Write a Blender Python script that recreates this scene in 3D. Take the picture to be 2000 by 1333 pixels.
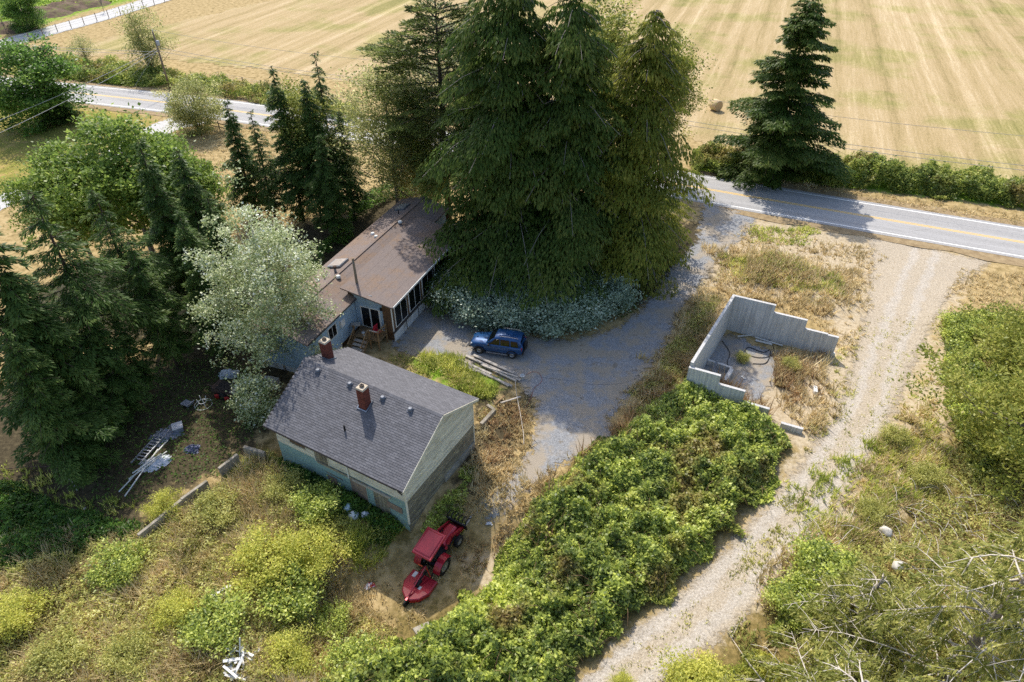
import bpy, math, random
import numpy as np
from mathutils import Vector, Matrix
R_ = math.radians
for o in list(bpy.data.objects): bpy.data.objects.remove(o)
SC = bpy.context.scene
COL = SC.collection
# ------------------------------------------------------------------ camera
CAMH, PITCH, FPX = 34.6, R_(38.0), 1333.0
cam = bpy.data.cameras.new('camera'); cam.sensor_width = 36; cam.lens = 36*FPX/2000
cam.clip_start = 0.5; cam.clip_end = 3000
co = bpy.data.objects.new('camera', cam); COL.objects.link(co)
co.location = (0, 0, CAMH); co.rotation_euler = (R_(90)-PITCH, 0, 0)
SC.camera = co
# ------------------------------------------------------------------ sky and sun
SUN_EL = R_(50.0); SUN_AZ = R_(-18.0); SUNV = Vector((math.sin(SUN_AZ)*math.cos(SUN_EL), math.cos(SUN_AZ)*math.cos(SUN_EL), math.sin(SUN_EL)))
W = bpy.data.worlds.new('World'); SC.world = W; W.use_nodes = True
wn = W.node_tree; bgn = wn.nodes['Background']
sky = wn.nodes.new('ShaderNodeTexSky'); sky.sky_type = 'NISHITA'; sky.sun_disc = False
sky.sun_elevation = SUN_EL; sky.sun_rotation = math.atan2(SUNV.x, SUNV.y); sky.air_density = 1.0; sky.dust_density = 2.0; sky.ozone_density = 1.0
wn.links.new(sky.outputs[0], bgn.inputs[0]); bgn.inputs[1].default_value = 0.15
sl = bpy.data.lights.new('sun', 'SUN'); sl.energy = 3.3; sl.angle = R_(0.55); sl.color = (1.0, 0.945, 0.86)
so = bpy.data.objects.new('sun', sl); COL.objects.link(so); so.rotation_euler = SUNV.to_track_quat('Z', 'Y').to_euler(); so.location = (0, 0, 80)
SC.view_settings.view_transform = 'Standard'; SC.view_settings.look = 'None'; SC.view_settings.gamma = 1.0
SC.view_settings.exposure = 0.70; SC.view_settings.use_curve_mapping = False
SC.render.engine = 'CYCLES'
cy = SC.cycles; cy.max_bounces = 5; cy.diffuse_bounces = 3; cy.glossy_bounces = 2; cy.transmission_bounces = 4; cy.transparent_max_bounces = 8
cy.caustics_reflective = False; cy.caustics_refractive = False
SC.render.film_transparent = False; SC.render.filter_size = 1.0
cy.use_denoising = False; cy.sample_clamp_indirect = 4.0
# ------------------------------------------------------------------ pixel helpers
cP, sP = math.cos(PITCH), math.sin(PITCH)
def ray(px, py):
    x = (px-1000)/FPX; y = (py-666.5)/FPX
    return np.array([x, cP-y*sP, -sP-y*cP])
def G(px, py, z=0.0):
    d = ray(px, py); t = (z-CAMH)/d[2]
    return np.array([0, 0, CAMH])+d*t
def G2(px, py, z=0.0):
    p = G(px, py, z); return (float(p[0]), float(p[1]))
def top(tx, ty, by):
    """ground point and height of an upright thing: its top pixel and the pixel row of its foot"""
    Y = G(1000, by)[1]; d = ray(tx, ty); t = Y/d[1]
    return float(d[0]*t), float(Y), float(CAMH+d[2]*t)
def PG(pts, z=0.0): return np.array([G2(x, y, z) for x, y in pts])
def pip(px, py, poly):
    inside = np.zeros(px.shape, bool); n = len(poly); j = n-1
    for i in range(n):
        xi, yi = poly[i]; xj, yj = poly[j]
        with np.errstate(divide='ignore', invalid='ignore'):
            c = ((yi > py) != (yj > py)) & (px < (xj-xi)*(py-yi)/(yj-yi+1e-12)+xi)
        inside ^= c; j = i
    return inside
def pdist(px, py, poly):
    """distance to a polygon's outline"""
    best = np.full(px.shape, 1e9); n = len(poly)
    for i in range(n):
        a = poly[i]; b = poly[(i+1) % n]; d = b-a; L = d@d+1e-9
        t = np.clip(((px-a[0])*d[0]+(py-a[1])*d[1])/L, 0, 1)
        best = np.minimum(best, np.hypot(px-a[0]-t*d[0], py-a[1]-t*d[1]))
    return best
def sdf(px, py, poly):
    d = pdist(px, py, poly); return np.where(pip(px, py, poly), d, -d)
# cheap value noise, for shaping and scatter
_ng = np.random.default_rng(5).random((128, 128))
def vnoise(x, y, s):
    x = np.asarray(x, float)/s+57.3; y = np.asarray(y, float)/s+31.7
    xi = np.floor(x).astype(int); yi = np.floor(y).astype(int); fx = x-xi; fy = y-yi
    fx = fx*fx*(3-2*fx); fy = fy*fy*(3-2*fy)
    g = lambda a, b: _ng[a % 128, b % 128]
    return (g(xi, yi)*(1-fx)+g(xi+1, yi)*fx)*(1-fy)+(g(xi, yi+1)*(1-fx)+g(xi+1, yi+1)*fx)*fy
BERM = [(G2(1560, 540), 2.4, 0.9), (G2(1490, 520), 2.6, 0.8), (G2(1370, 620), 2.0, 0.5), (G2(1640, 590), 1.8, .4)]
def hh(x, y):
    x = np.asarray(x, float); y = np.asarray(y, float)
    z = (vnoise(x, y, 3.1)-.5)*0.10+(vnoise(x, y, 1.1)-.5)*0.05
    near = np.clip((74-y)/8, 0, 1)*np.clip((60-np.abs(x))/10, 0, 1)
    z = z*near
    for (bx, by), r, h in BERM: z = z+h*np.exp(-((x-bx)**2+(y-by)**2)/(r*r))
    t = np.clip(((x+9)*6.2+(y-20.5)*3.1)/(6.2**2+3.1**2), 0, 1); d = np.hypot(x+9-6.2*t, y-20.5-3.1*t)
    k = np.clip((5.2-d)/3.4, 0, 1); return z-2.0*k*k*(3-2*k)          # hollow under the tractor, added and deepened so the garage shadow covers it
def h1(x, y): return float(hh(np.array([x]), np.array([y]))[0])
# ------------------------------------------------------------------ colours and materials
def S(r, g, b):
    f = lambda c: (c/255/12.92) if c <= 10 else ((c/255+.055)/1.055)**2.4
    return (f(r), f(g), f(b), 1.0)
class NT:
    def __init__(s, name):
        s.m = bpy.data.materials.new(name); s.m.use_nodes = True; s.t = s.m.node_tree; s.n = s.t.nodes; s.l = s.t.links
        s.bsdf = s.n['Principled BSDF']; s.out = s.n['Material Output']
    def add(s, t, **k):
        n = s.n.new(t)
        for a, b in k.items(): setattr(n, a, b)
        return n
    def link(s, a, b): s.l.new(a, b)
    def coords(s, scale=(1, 1, 1), rot=(0, 0, 0), kind='Object'):
        tc = s.add('ShaderNodeTexCoord'); mp = s.add('ShaderNodeMapping'); mp.inputs['Scale'].default_value = scale; mp.inputs['Rotation'].default_value = rot
        s.link(tc.outputs[kind], mp.inputs[0]); return mp.outputs[0]
    def noise(s, vec, scale, detail=4, rough=.6, dist=0):
        n = s.add('ShaderNodeTexNoise'); n.inputs['Scale'].default_value = scale; n.inputs['Detail'].default_value = detail; n.inputs['Roughness'].default_value = rough; n.inputs['Distortion'].default_value = dist
        s.link(vec, n.inputs['Vector']); return n.outputs['Fac']
    def ramp(s, fac, stops, interp='LINEAR'):
        r = s.add('ShaderNodeValToRGB'); r.color_ramp.interpolation = interp
        el = r.color_ramp.elements
        while len(el) < len(stops): el.new(.5)
        for e, (p, c) in zip(el, stops): e.position = p; e.color = c if len(c) == 4 else (*c, 1)
        s.link(fac, r.inputs[0]); return r.outputs[0]
    def mix(s, f, a, b, mode='MIX'):
        m = s.add('ShaderNodeMix', data_type='RGBA', blend_type=mode)
        for sock, v in ((m.inputs[0], f), (m.inputs[6], a), (m.inputs[7], b)):
            if hasattr(v, 'is_linked') or hasattr(v, 'links'): s.link(v, sock)
            else: sock.default_value = v
        return m.outputs[2]
    def math(s, op, a, b=0.0, clamp=False):
        m = s.add('ShaderNodeMath', operation=op, use_clamp=clamp)
        for sock, v in ((m.inputs[0], a), (m.inputs[1], b)):
            if hasattr(v, 'links'): s.link(v, sock)
            else: sock.default_value = v
        return m.outputs[0]
    def sstep(s, v, a, b):
        m = s.add('ShaderNodeMapRange', interpolation_type='SMOOTHSTEP'); s.link(v, m.inputs[0]); m.inputs[1].default_value = a; m.inputs[2].default_value = b; return m.outputs[0]
    def attr(s, name): return s.add('ShaderNodeAttribute', attribute_name=name)
    def bump(s, h, st, dist=.02):
        b = s.add('ShaderNodeBump'); b.inputs['Strength'].default_value = st; b.inputs['Distance'].default_value = dist
        s.link(h, b.inputs['Height']); s.link(b.outputs[0], s.bsdf.inputs['Normal'])
    def base(s, c):
        if hasattr(c, 'links'): s.link(c, s.bsdf.inputs['Base Color'])
        else: s.bsdf.inputs['Base Color'].default_value = c
    def p(s, rough=.8, metal=0, spec=.3):
        s.bsdf.inputs['Roughness'].default_value = rough; s.bsdf.inputs['Metallic'].default_value = metal; s.bsdf.inputs['Specular IOR Level'].default_value = spec
def mk(name, c1, c2=None, scale=3.0, rough=.8, bump=.0, stretch=(1, 1, 1), metal=0, spec=.3, rnd=.0, dirt=None, lo=.35, hi=.65):
    """surface of two mottled colours, a per-piece tint ('rnd') and an optional dirt colour"""
    t = NT(name); v = t.coords(stretch); n = t.noise(v, scale, 6, .65)
    c = t.ramp(n, [(lo, c1), (hi, c2 or c1)])
    if rnd:
        a = t.attr('rnd').outputs['Fac']; g = t.math('ADD', t.math('MULTIPLY', a, 2*rnd), 1-rnd)
        cc = t.add('ShaderNodeCombineColor'); [t.link(g, cc.inputs[i]) for i in range(3)]
        c = t.mix(1.0, c, cc.outputs[0], 'MULTIPLY')
    if dirt:
        n2 = t.noise(v, scale*.35, 5, .7); c = t.mix(t.sstep(n2, .5, .72), c, dirt)
    t.base(c); t.p(rough, metal, spec)
    if bump: t.bump(t.noise(v, scale*4, 4), bump)
    return t.m
def leafmat(name, stops, trans=.35, gloss=.12, patch=0.0, patchcol=None, rough=.45):
    """foliage: colour per leaf from 'rnd', light passes through"""
    t = NT(name); a = t.attr('rnd').outputs['Fac']; pale = 1
    c = t.ramp(a, stops)
    v = t.coords(); n = t.noise(v, .55, 3)
    c = t.mix(t.math('MULTIPLY', t.sstep(n, .35, .7), .45), c, t.mix(1.0, c, (.55, .6, .5, 1), 'MULTIPLY'))
    if patchcol: c = t.mix(t.math('MULTIPLY', t.sstep(t.noise(v, patch, 3), .52, .68), .75), c, patchcol)
    t.base(c); t.p(rough, 0, gloss*2)
    tr = t.add('ShaderNodeBsdfTranslucent'); hs = t.add('ShaderNodeHueSaturation'); hs.inputs['Saturation'].default_value = .95; hs.inputs['Value'].default_value = 1.55
    t.link(c, hs.inputs['Color']); t.link(hs.outputs[0], tr.inputs[0])
    mx = t.add('ShaderNodeMixShader'); mx.inputs[0].default_value = trans
    t.link(t.bsdf.outputs[0], mx.inputs[1]); t.link(tr.outputs[0], mx.inputs[2]); t.link(mx.outputs[0], t.out.inputs[0])
    return t.m
# ------------------------------------------------------------------ mesh helpers
class MB:
    def __init__(s): s.v = []; s.f = []; s.r = []
    def raw(s, vs, fs, rnd=None):
        b = len(s.v); s.v.extend([tuple(map(float, q)) for q in vs]); s.f.extend([tuple(b+i for i in q) for q in fs])
        r = random.random() if rnd is None else rnd; s.r.extend([r]*len(vs)); return s
    def box(s, c, d, rot=None, rnd=None, taper=1.0):
        x, y, z = d[0]/2, d[1]/2, d[2]/2; k = taper
        vs = [(-x, -y, -z), (x, -y, -z), (x, y, -z), (-x, y, -z), (-x*k, -y*k, z), (x*k, -y*k, z), (x*k, y*k, z), (-x*k, y*k, z)]
        m = rot if rot is not None else Matrix.Identity(3)
        if not isinstance(m, Matrix): m = Matrix.Rotation(m, 3, 'Z')
        vs = [m @ Vector(q)+Vector(c) for q in vs]
        return s.raw(vs, [(0, 3, 2, 1), (4, 5, 6, 7), (0, 1, 5, 4), (1, 2, 6, 5), (2, 3, 7, 6), (3, 0, 4, 7)], rnd)
    def beam(s, a, b, w, h, rnd=None):
        """box from a to b, w wide, h thick (upright)"""
        a = Vector(a); b = Vector(b); d = b-a; L = d.length; x = d.normalized(); y = Vector((0, 0, 1)).cross(x)
        y = y.normalized() if y.length > 1e-4 else Vector((0, 1, 0)); z = x.cross(y)
        m = Matrix((x, y, z)).transposed(); return s.box((a+b)/2, (L, w, h), m, rnd)
    def tube(s, pts, rad, n=6, caps=True, rnd=None):
        pts = [Vector(p) for p in pts]; rad = rad if hasattr(rad, '__len__') else [rad]*len(pts); vs = []; fs = []
        u = None
        for i, p in enumerate(pts):
            d = (pts[min(i+1, len(pts)-1)]-pts[max(i-1, 0)]).normalized()
            if u is None: u = d.orthogonal().normalized()
            else: u = (u-d*u.dot(d)).normalized() if (u-d*u.dot(d)).length > 1e-5 else d.orthogonal().normalized()
            w = d.cross(u)
            for k in range(n):
                a = 2*math.pi*k/n; vs.append(p+(u*math.cos(a)+w*math.sin(a))*rad[i])
        for i in range(len(pts)-1):
            for k in range(n): fs.append((i*n+k, i*n+(k+1) % n, (i+1)*n+(k+1) % n, (i+1)*n+k))
        if caps: fs.append(tuple(range(n))[::-1]); fs.append(tuple((len(pts)-1)*n+k for k in range(n)))
        return s.raw(vs, fs, rnd)
    def prism(s, prof, a, b, M=None, rnd=None):
        """profile [(x,z)] swept along y from a to b"""
        n = len(prof); vs = [(x, a, z) for x, z in prof]+[(x, b, z) for x, z in prof]
        if M is not None: vs = [M @ Vector(q) for q in vs]
        fs = [(i, (i+1) % n, n+(i+1) % n, n+i) for i in range(n)]+[tuple(range(n))[::-1], tuple(range(n, 2*n))]
        return s.raw(vs, fs, rnd)
    def loft(s, secs, rnd=None):
        """list of equal-length closed loops"""
        n = len(secs[0]); vs = [q for c in secs for q in c]; fs = []
        for i in range(len(secs)-1):
            for k in range(n): fs.append((i*n+k, i*n+(k+1) % n, (i+1)*n+(k+1) % n, (i+1)*n+k))
        fs.append(tuple(range(n))[::-1]); fs.append(tuple((len(secs)-1)*n+k for k in range(n)))
        return s.raw(vs, fs, rnd)
    def lathe(s, prof, n=16, c=(0, 0, 0), axis='Z', rnd=None):
        vs = []; fs = []
        for r, z in prof:
            for k in range(n):
                a = 2*math.pi*k/n; q = (r*math.cos(a), r*math.sin(a), z)
                if axis == 'Y': q = (q[0], q[2], q[1])
                elif axis == 'X': q = (q[2], q[0], q[1])
                vs.append((q[0]+c[0], q[1]+c[1], q[2]+c[2]))
        for i in range(len(prof)-1):
            for k in range(n): fs.append((i*n+k, i*n+(k+1) % n, (i+1)*n+(k+1) % n, (i+1)*n+k))
        return s.raw(vs, fs, rnd)
    def build(s, name, mat, parent=None, smooth=False, bevel=0, kind=None):
        me = bpy.data.meshes.new(name); me.from_pydata(s.v, [], s.f); me.update()
        a = me.attributes.new('rnd', 'FLOAT', 'POINT'); a.data.foreach_set('value', np.array(s.r, np.float32))
        return link(name, me, mat, parent, smooth, bevel, kind)
def link(name, me, mat, parent=None, smooth=False, bevel=0, kind=None):
    import bmesh
    if len(me.polygons) < 20000 and bevel is not None:
        bm = bmesh.new(); bm.from_mesh(me); bmesh.ops.recalc_face_normals(bm, faces=bm.faces); bm.to_mesh(me); bm.free()
    if mat and not me.materials: me.materials.append(mat)
    if smooth: me.polygons.foreach_set('use_smooth', np.ones(len(me.polygons), bool))
    o = bpy.data.objects.new(name, me); COL.objects.link(o)
    if parent: o.parent = parent
    if kind: o['kind'] = kind
    if bevel:
        m = o.modifiers.new('bevel', 'BEVEL'); m.width = bevel; m.segments = 2; m.limit_method = 'ANGLE'
    return o
def npmesh(name, verts, k, rnd, extra=None):
    """verts (n,k,3): n separate k-gons"""
    n = verts.shape[0]; me = bpy.data.meshes.new(name); me.vertices.add(n*k); me.vertices.foreach_set('co', verts.astype(np.float32).ravel())
    me.loops.add(n*k); me.loops.foreach_set('vertex_index', np.arange(n*k, dtype=np.int32)); me.polygons.add(n)
    me.polygons.foreach_set('loop_start', np.arange(0, n*k, k, dtype=np.int32)); me.update(calc_edges=True)
    a = me.attributes.new('rnd', 'FLOAT', 'POINT'); a.data.foreach_set('value', np.repeat(np.clip(rnd, 0, 1), k).astype(np.float32))
    return me
def tag(o, label, cat, group=None):
    o['label'] = label; o['category'] = cat; o['kind'] = 'thing'
    if group: o['group'] = group
    return o
def thing(name, label, cat, loc=(0, 0, 0), rz=0.0, group=None):
    o = bpy.data.objects.new(name, None); COL.objects.link(o); o.location = loc; o.rotation_euler = (0, 0, rz); o.empty_display_size = .3
    return tag(o, label, cat, group)
def copy_tree(o, parent=None):
    c = o.copy(); COL.objects.link(c); c.parent = parent
    for ch in list(o.children): copy_tree(ch, c)
    return c
def unit(a): return a/np.maximum(np.linalg.norm(a, axis=-1, keepdims=True), 1e-9)
def leaves(c, d, s, L, Wd):
    """diamond leaves: foot c, direction d, side s"""
    d = unit(d); s = unit(s-d*np.sum(s*d, -1, keepdims=True)); L = L[:, None]; Wd = Wd[:, None]
    return np.stack([c, c+d*L*.45+s*Wd*.5, c+d*L, c+d*L*.45-s*Wd*.5], 1)
# ------------------------------------------------------------------ ground
DRIVE_PX = [(1375, 398), (1368, 470), (1300, 540), (1262, 600), (1215, 640), (1120, 668), (1030, 662), (960, 640), (880, 615), (852, 588), (800, 635), (768, 676), (800, 692), (880, 694), (935, 712), (1010, 742), (1052, 785), (1050, 830), (1042, 880), (1005, 930), (950, 985), (945, 1000), (990, 990), (1040, 945), (1085, 905), (1150, 882), (1192, 850), (1185, 815), (1235, 760), (1285, 690), (1330, 605), (1400, 505), (1455, 455), (1475, 425)]
TRACK_PX = [(1700, 464), (1705, 520), (1692, 620), (1668, 700), (1645, 790), (1590, 872), (1520, 965), (1432, 1062), (1330, 1160), (1225, 1252), (1110, 1360), (1245, 1362), (1335, 1300), (1440, 1215), (1545, 1110), (1632, 1010), (1690, 900), (1748, 795), (1778, 715), (1825, 620), (1860, 560), (1930, 512)]
PAD_PX = [(1400, 655), (1440, 660), (1480, 680), (1520, 690), (1525, 715), (1500, 760), (1470, 785), (1440, 770), (1400, 740), (1372, 722)]
LDRIVE_PX = [(415, 222), (345, 228), (300, 243), (255, 268), (180, 312), (90, 348), (0, 382), (-90, 420), (-90, 455), (20, 402), (95, 372), (200, 330), (300, 275), (355, 250), (430, 238)]
FDRIVE_PX = [(-60, 96), (60, 62), (180, 30), (330, -16), (420, -40), (455, -40), (330, 2), (200, 42), (90, 72), (-60, 116)]
DRIVE, TRACK, PAD, LDRIVE, FDRIVE = (PG(q) for q in (DRIVE_PX, TRACK_PX, PAD_PX, LDRIVE_PX, FDRIVE_PX))
roadc = PG([(-420, 148), (-150, 158), (0, 168), (91, 177), (297, 196), (507, 221)])
roadc = np.vstack([[(-190, 137.0)], [(-130, 122.0)], PG([(0, 168), (91, 177), (297, 196), (507, 221)]), [(-6, 85.2)], PG([(1380, 372), (2000, 475)]), [(95, 42.5)], [(170, 12.0)]])
def smooth_line(p, n):
    t = np.r_[0, np.cumsum(np.hypot(*np.diff(p, axis=0).T))]; tt = np.linspace(0, t[-1], n)
    q = np.c_[np.interp(tt, t, p[:, 0]), np.interp(tt, t, p[:, 1])]
    for _ in range(60): q[1:-1] = .25*q[:-2]+.5*q[1:-1]+.25*q[2:]
    return q
RC = smooth_line(roadc, 140)
RT = unit(np.gradient(RC, axis=0)); RN = np.c_[-RT[:, 1], RT[:, 0]]      # RN points to the far side
def road_y(x): return np.interp(x, RC[:, 0], RC[:, 1])
M_ = {}
def ground_material():
    t = NT('ground_soil_and_grass'); v = t.coords()
    nz = t.noise(v, .5, 6, .65); nf = t.noise(v, 3.5, 6, .7); nm = t.noise(v, 1.4, 5, .65)
    dry = t.ramp(nm, [(.3, S(112, 96, 62)), (.45, S(150, 130, 88)), (.6, S(176, 154, 112)), (.75, S(140, 126, 82))])
    shaded_soil = t.ramp(nf, [(.3, S(52, 46, 34)), (.55, S(78, 70, 52)), (.75, S(106, 96, 72))])  # litter brown, darkened for the shade under the trees
    lawn = t.ramp(nz, [(.3, S(100, 106, 48)), (.5, S(136, 128, 64)), (.7, S(164, 140, 88))])
    lush = t.ramp(nm, [(.3, S(74, 100, 30)), (.55, S(122, 150, 46)), (.75, S(150, 164, 66))])
    sand = t.ramp(nf, [(.25, S(130, 112, 84)), (.5, S(176, 160, 132)), (.75, S(196, 182, 158))])
    weed = t.ramp(nf, [(.3, S(78, 72, 40)), (.55, S(122, 106, 64)), (.75, S(156, 136, 90))])
    c = dry
    for nm_, col in (('weed', weed), ('lush', lush), ('lawn', lawn), ('sand', sand), ('litter', shaded_soil)):
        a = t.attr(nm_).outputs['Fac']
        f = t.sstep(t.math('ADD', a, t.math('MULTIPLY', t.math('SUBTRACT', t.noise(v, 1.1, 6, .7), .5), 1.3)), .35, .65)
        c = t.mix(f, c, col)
    t.base(c); t.p(.95, 0, .1); t.bump(nf, .5, .05); return t.m
def field_material():
    t = NT('mown_hay_stubble'); ang = R_(20)
    v = t.coords(); hd = t.attr('head').outputs['Fac']
    def stripes(rot):
        vs = t.coords((1, 1, 1), (0, 0, rot))
        def st(k, sc, d, r): 
            mp = t.add('ShaderNodeMapping'); mp.inputs['Scale'].default_value = (1, k, 1); t.link(vs, mp.inputs[0]); return t.noise(mp.outputs[0], sc, d, r)
        a = st(.02, .42, 3, .5); b = st(.05, 2.4, 4, .7); c_ = st(.35, 4.5, 5, .8)
        return t.math('ADD', t.math('ADD', t.math('MULTIPLY', a, .40), t.math('MULTIPLY', b, .25)), t.math('MULTIPLY', c_, .35))
    sa = stripes(R_(20)); sb = stripes(R_(-72))
    m = t.add('ShaderNodeMix', data_type='FLOAT'); t.link(t.sstep(t.math('ADD', hd, t.math('MULTIPLY', t.math('SUBTRACT', t.noise(v, .12, 3), .5), .5)), .4, .6), m.inputs[0]); t.link(sa, m.inputs[2]); t.link(sb, m.inputs[3]); st = m.outputs[0]
    c = t.ramp(st, [(.36, S(124, 110, 72)), (.46, S(160, 140, 100)), (.54, S(174, 153, 116)), (.64, S(198, 180, 146))])
    green = t.ramp(st, [(.38, S(106, 106, 56)), (.5, S(142, 134, 80)), (.6, S(178, 162, 116))])
    g = t.math('MULTIPLY', t.sstep(t.noise(v, .06, 4, .6), .47, .63), .85)
    c = t.mix(g, c, green)
    sp = t.sstep(t.noise(v, 6, 5, .7), .55, .75); c = t.mix(t.math('MULTIPLY', sp, .3), c, S(128, 108, 66))
    t.base(c); t.p(.95, 0, .1); t.bump(t.math('ADD', st, t.math('MULTIPLY', t.noise(v, 5, 5, .8), .5)), .8, .12); return t.m
def grid_axis(lo, hi, step, far_lo, far_hi):
    core = np.arange(lo, hi+step*.5, step)
    out = [hi]; 
    k = step
    while out[-1] < far_hi: k *= 1.25; out.append(out[-1]+k)
    dn = [lo]; k = step
    while dn[-1] > far_lo: k *= 1.25; dn.append(dn[-1]-k)
    return np.r_[np.array(dn[1:])[::-1], core, np.array(out[1:])]
def sheet(name, xs, ys, zf, mat, masks=None, keep=None):
    X, Y = np.meshgrid(xs, ys); Z = zf(X, Y); nx, ny = len(xs), len(ys)
    v = np.stack([X, Y, Z], -1).reshape(-1, 3); i = np.arange(nx*ny).reshape(ny, nx)
    q = np.stack([i[:-1, :-1], i[:-1, 1:], i[1:, 1:], i[1:, :-1]], -1).reshape(-1, 4)
    if keep is not None: q = q[keep(v[q].mean(1)[:, 0], v[q].mean(1)[:, 1])]
    me = bpy.data.meshes.new(name); me.from_pydata(v.tolist(), [], q.tolist()); me.update()
    for k, fn in (masks or {}).items():
        a = me.attributes.new(k, 'FLOAT', 'POINT'); a.data.foreach_set('value', fn(v[:, 0], v[:, 1]).astype(np.float32))
    o = link(name, me, mat, None, True, None); o['kind'] = 'structure'; return o
def soft(pxpolys, w):
    ps = [PG(p) for p in pxpolys]
    def f(x, y):
        r = np.zeros(x.shape)
        for p in ps: r = np.maximum(r, np.clip(sdf(x, y, p)/w*.5+.5, 0, 1))
        return r
    return f
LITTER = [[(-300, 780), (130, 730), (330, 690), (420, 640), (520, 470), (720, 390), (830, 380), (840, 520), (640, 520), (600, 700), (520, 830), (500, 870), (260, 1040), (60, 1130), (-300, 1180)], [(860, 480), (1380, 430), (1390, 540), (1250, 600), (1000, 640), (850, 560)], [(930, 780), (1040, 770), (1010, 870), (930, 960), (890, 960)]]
LAWN = [[(-200, 215), (130, 205), (320, 232), (250, 268), (60, 350), (-200, 420)], [(-200, 250), (60, 250), (60, 380), (-200, 430)]]
LUSH = [[(-200, -60), (420, -60), (300, -10), (60, 55), (-200, 120)], [(20, 118), (320, 150), (520, 190), (520, 205), (250, 165), (20, 150)], [(1360, 300), (2100, 340), (2100, 420), (1700, 372), (1360, 335)], [(800, 690), (890, 695), (980, 745), (950, 790), (820, 730)]]
SAND = [[(1380, 440), (1480, 425), (1740, 470), (1920, 505), (1840, 640), (1790, 760), (1700, 920), (1500, 1150), (1240, 1380), (1080, 1380), (1400, 1110), (1560, 880), (1480, 800), (1480, 740), (1640, 670), (1600, 600), (1400, 560), (1340, 560)], [(830, 600), (890, 610), (880, 700), (830, 690)], [(920, 1060), (1010, 1020), (1010, 1090), (930, 1110)]]
SAND.append([(1700, 900), (1800, 740), (1850, 640), (1850, 800), (1830, 940), (1740, 1010), (1640, 1080), (1560, 1120), (1620, 1010)])
WEED = [[(-300, 880), (300, 1030), (520, 860), (820, 1030), (640, 1060), (700, 1180), (900, 1130), (1060, 960), (1200, 850), (1340, 740), (1570, 880), (1080, 1400), (-300, 1400)], [(1560, 1060), (1760, 1000), (1850, 860), (1860, 640), (2200, 560), (2200, 1500), (1200, 1500)]]
M_['ground'] = ground_material()
gx = grid_axis(-48, 56, .45, -420, 420); gy = grid_axis(11, 82, .45, -120, 620)
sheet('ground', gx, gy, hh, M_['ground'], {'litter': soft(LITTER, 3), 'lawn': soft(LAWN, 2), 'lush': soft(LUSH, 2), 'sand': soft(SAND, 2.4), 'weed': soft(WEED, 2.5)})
# field beyond the road
fl = [(np.array(q)) for q in PG([(20, 116), (330, 8)])]
FIELD = np.array([[-84.5, 127.0], [-60, 163.0], [-25, 215], [30, 330], [420, 420], [420, -10], [170, 26.5], [95, 56.0], [52, 75.5], [24, 87.5], [-8, 103], [-38, 117], [-60, 124]])
fe = PG([(30, 112), (330, 0)]);
def in_field(x, y): return sdf(x, y, FIELD) > (vnoise(x, y, 2.0)-.5)*2.2
M_['field'] = field_material()
sheet('hay_field', grid_axis(-90, 80, 1.0, -130, 420), grid_axis(60, 180, 1.0, 0, 420), lambda x, y: 0*x+.02+.02*vnoise(x, y, 4), M_['field'],
      {'head': lambda x, y: np.clip(1-(y-road_y(x)-8)/16, 0, 1)}, in_field)
# ------------------------------------------------------------------ gravel surfaces with ragged edges
def gravel_material(name, stops, worn=None, wornscale=.35):
    t = NT(name); v = t.coords(); e = t.attr('edge').outputs['Fac']
    n = t.noise(v, 9, 6, .8); big = t.noise(v, .45, 5, .65)
    c = t.ramp(n, stops)
    vo = t.add('ShaderNodeTexVoronoi'); vo.inputs['Scale'].default_value = 14; t.link(v, vo.inputs['Vector'])
    c = t.mix(.3, c, t.ramp(vo.outputs['Color'], [(0, stops[0][1]), (1, stops[-1][1])]))
    if worn:
        c = t.mix(t.math('MULTIPLY', t.sstep(big, .42, .58), .9), c, worn); b2 = t.noise(v, 1.3, 6, .75); c = t.mix(t.math('MULTIPLY', t.sstep(b2, .56, .66), .55), c, S(112, 98, 74))
    sp = t.noise(v, 2.2, 6, .75); c = t.mix(t.math('MULTIPLY', t.sstep(sp, .6, .72), .6), c, S(120, 102, 72))
    t.base(c); t.p(.9, 0, .2); t.bump(n, .6, .04)
    f = t.sstep(t.math('ADD', e, t.math('MULTIPLY', t.math('SUBTRACT', t.noise(v, 1.6, 7, .75), .5), 1.5)), .30, .52)
    tr = t.add('ShaderNodeBsdfTransparent'); mx = t.add('ShaderNodeMixShader'); t.link(f, mx.inputs[0]); t.link(tr.outputs[0], mx.inputs[1]); t.link(t.bsdf.outputs[0], mx.inputs[2]); t.link(mx.outputs[0], t.out.inputs[0])
    return t.m
def gravel_sheet(name, poly, mat, step=.4, ew=1.3, lift=.03, extra=.6, masks=None):
    lo = poly.min(0)-1.5; hi = poly.max(0)+1.5
    return sheet(name, np.arange(lo[0], hi[0], step), np.arange(lo[1], hi[1], step), lambda x, y: hh(x, y)+lift, mat,
                 {**(masks or {}), 'edge': lambda x, y: np.clip(sdf(x, y, poly)/ew*.5+.45, 0, 1)}, lambda x, y: sdf(x, y, poly) > -extra)
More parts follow.
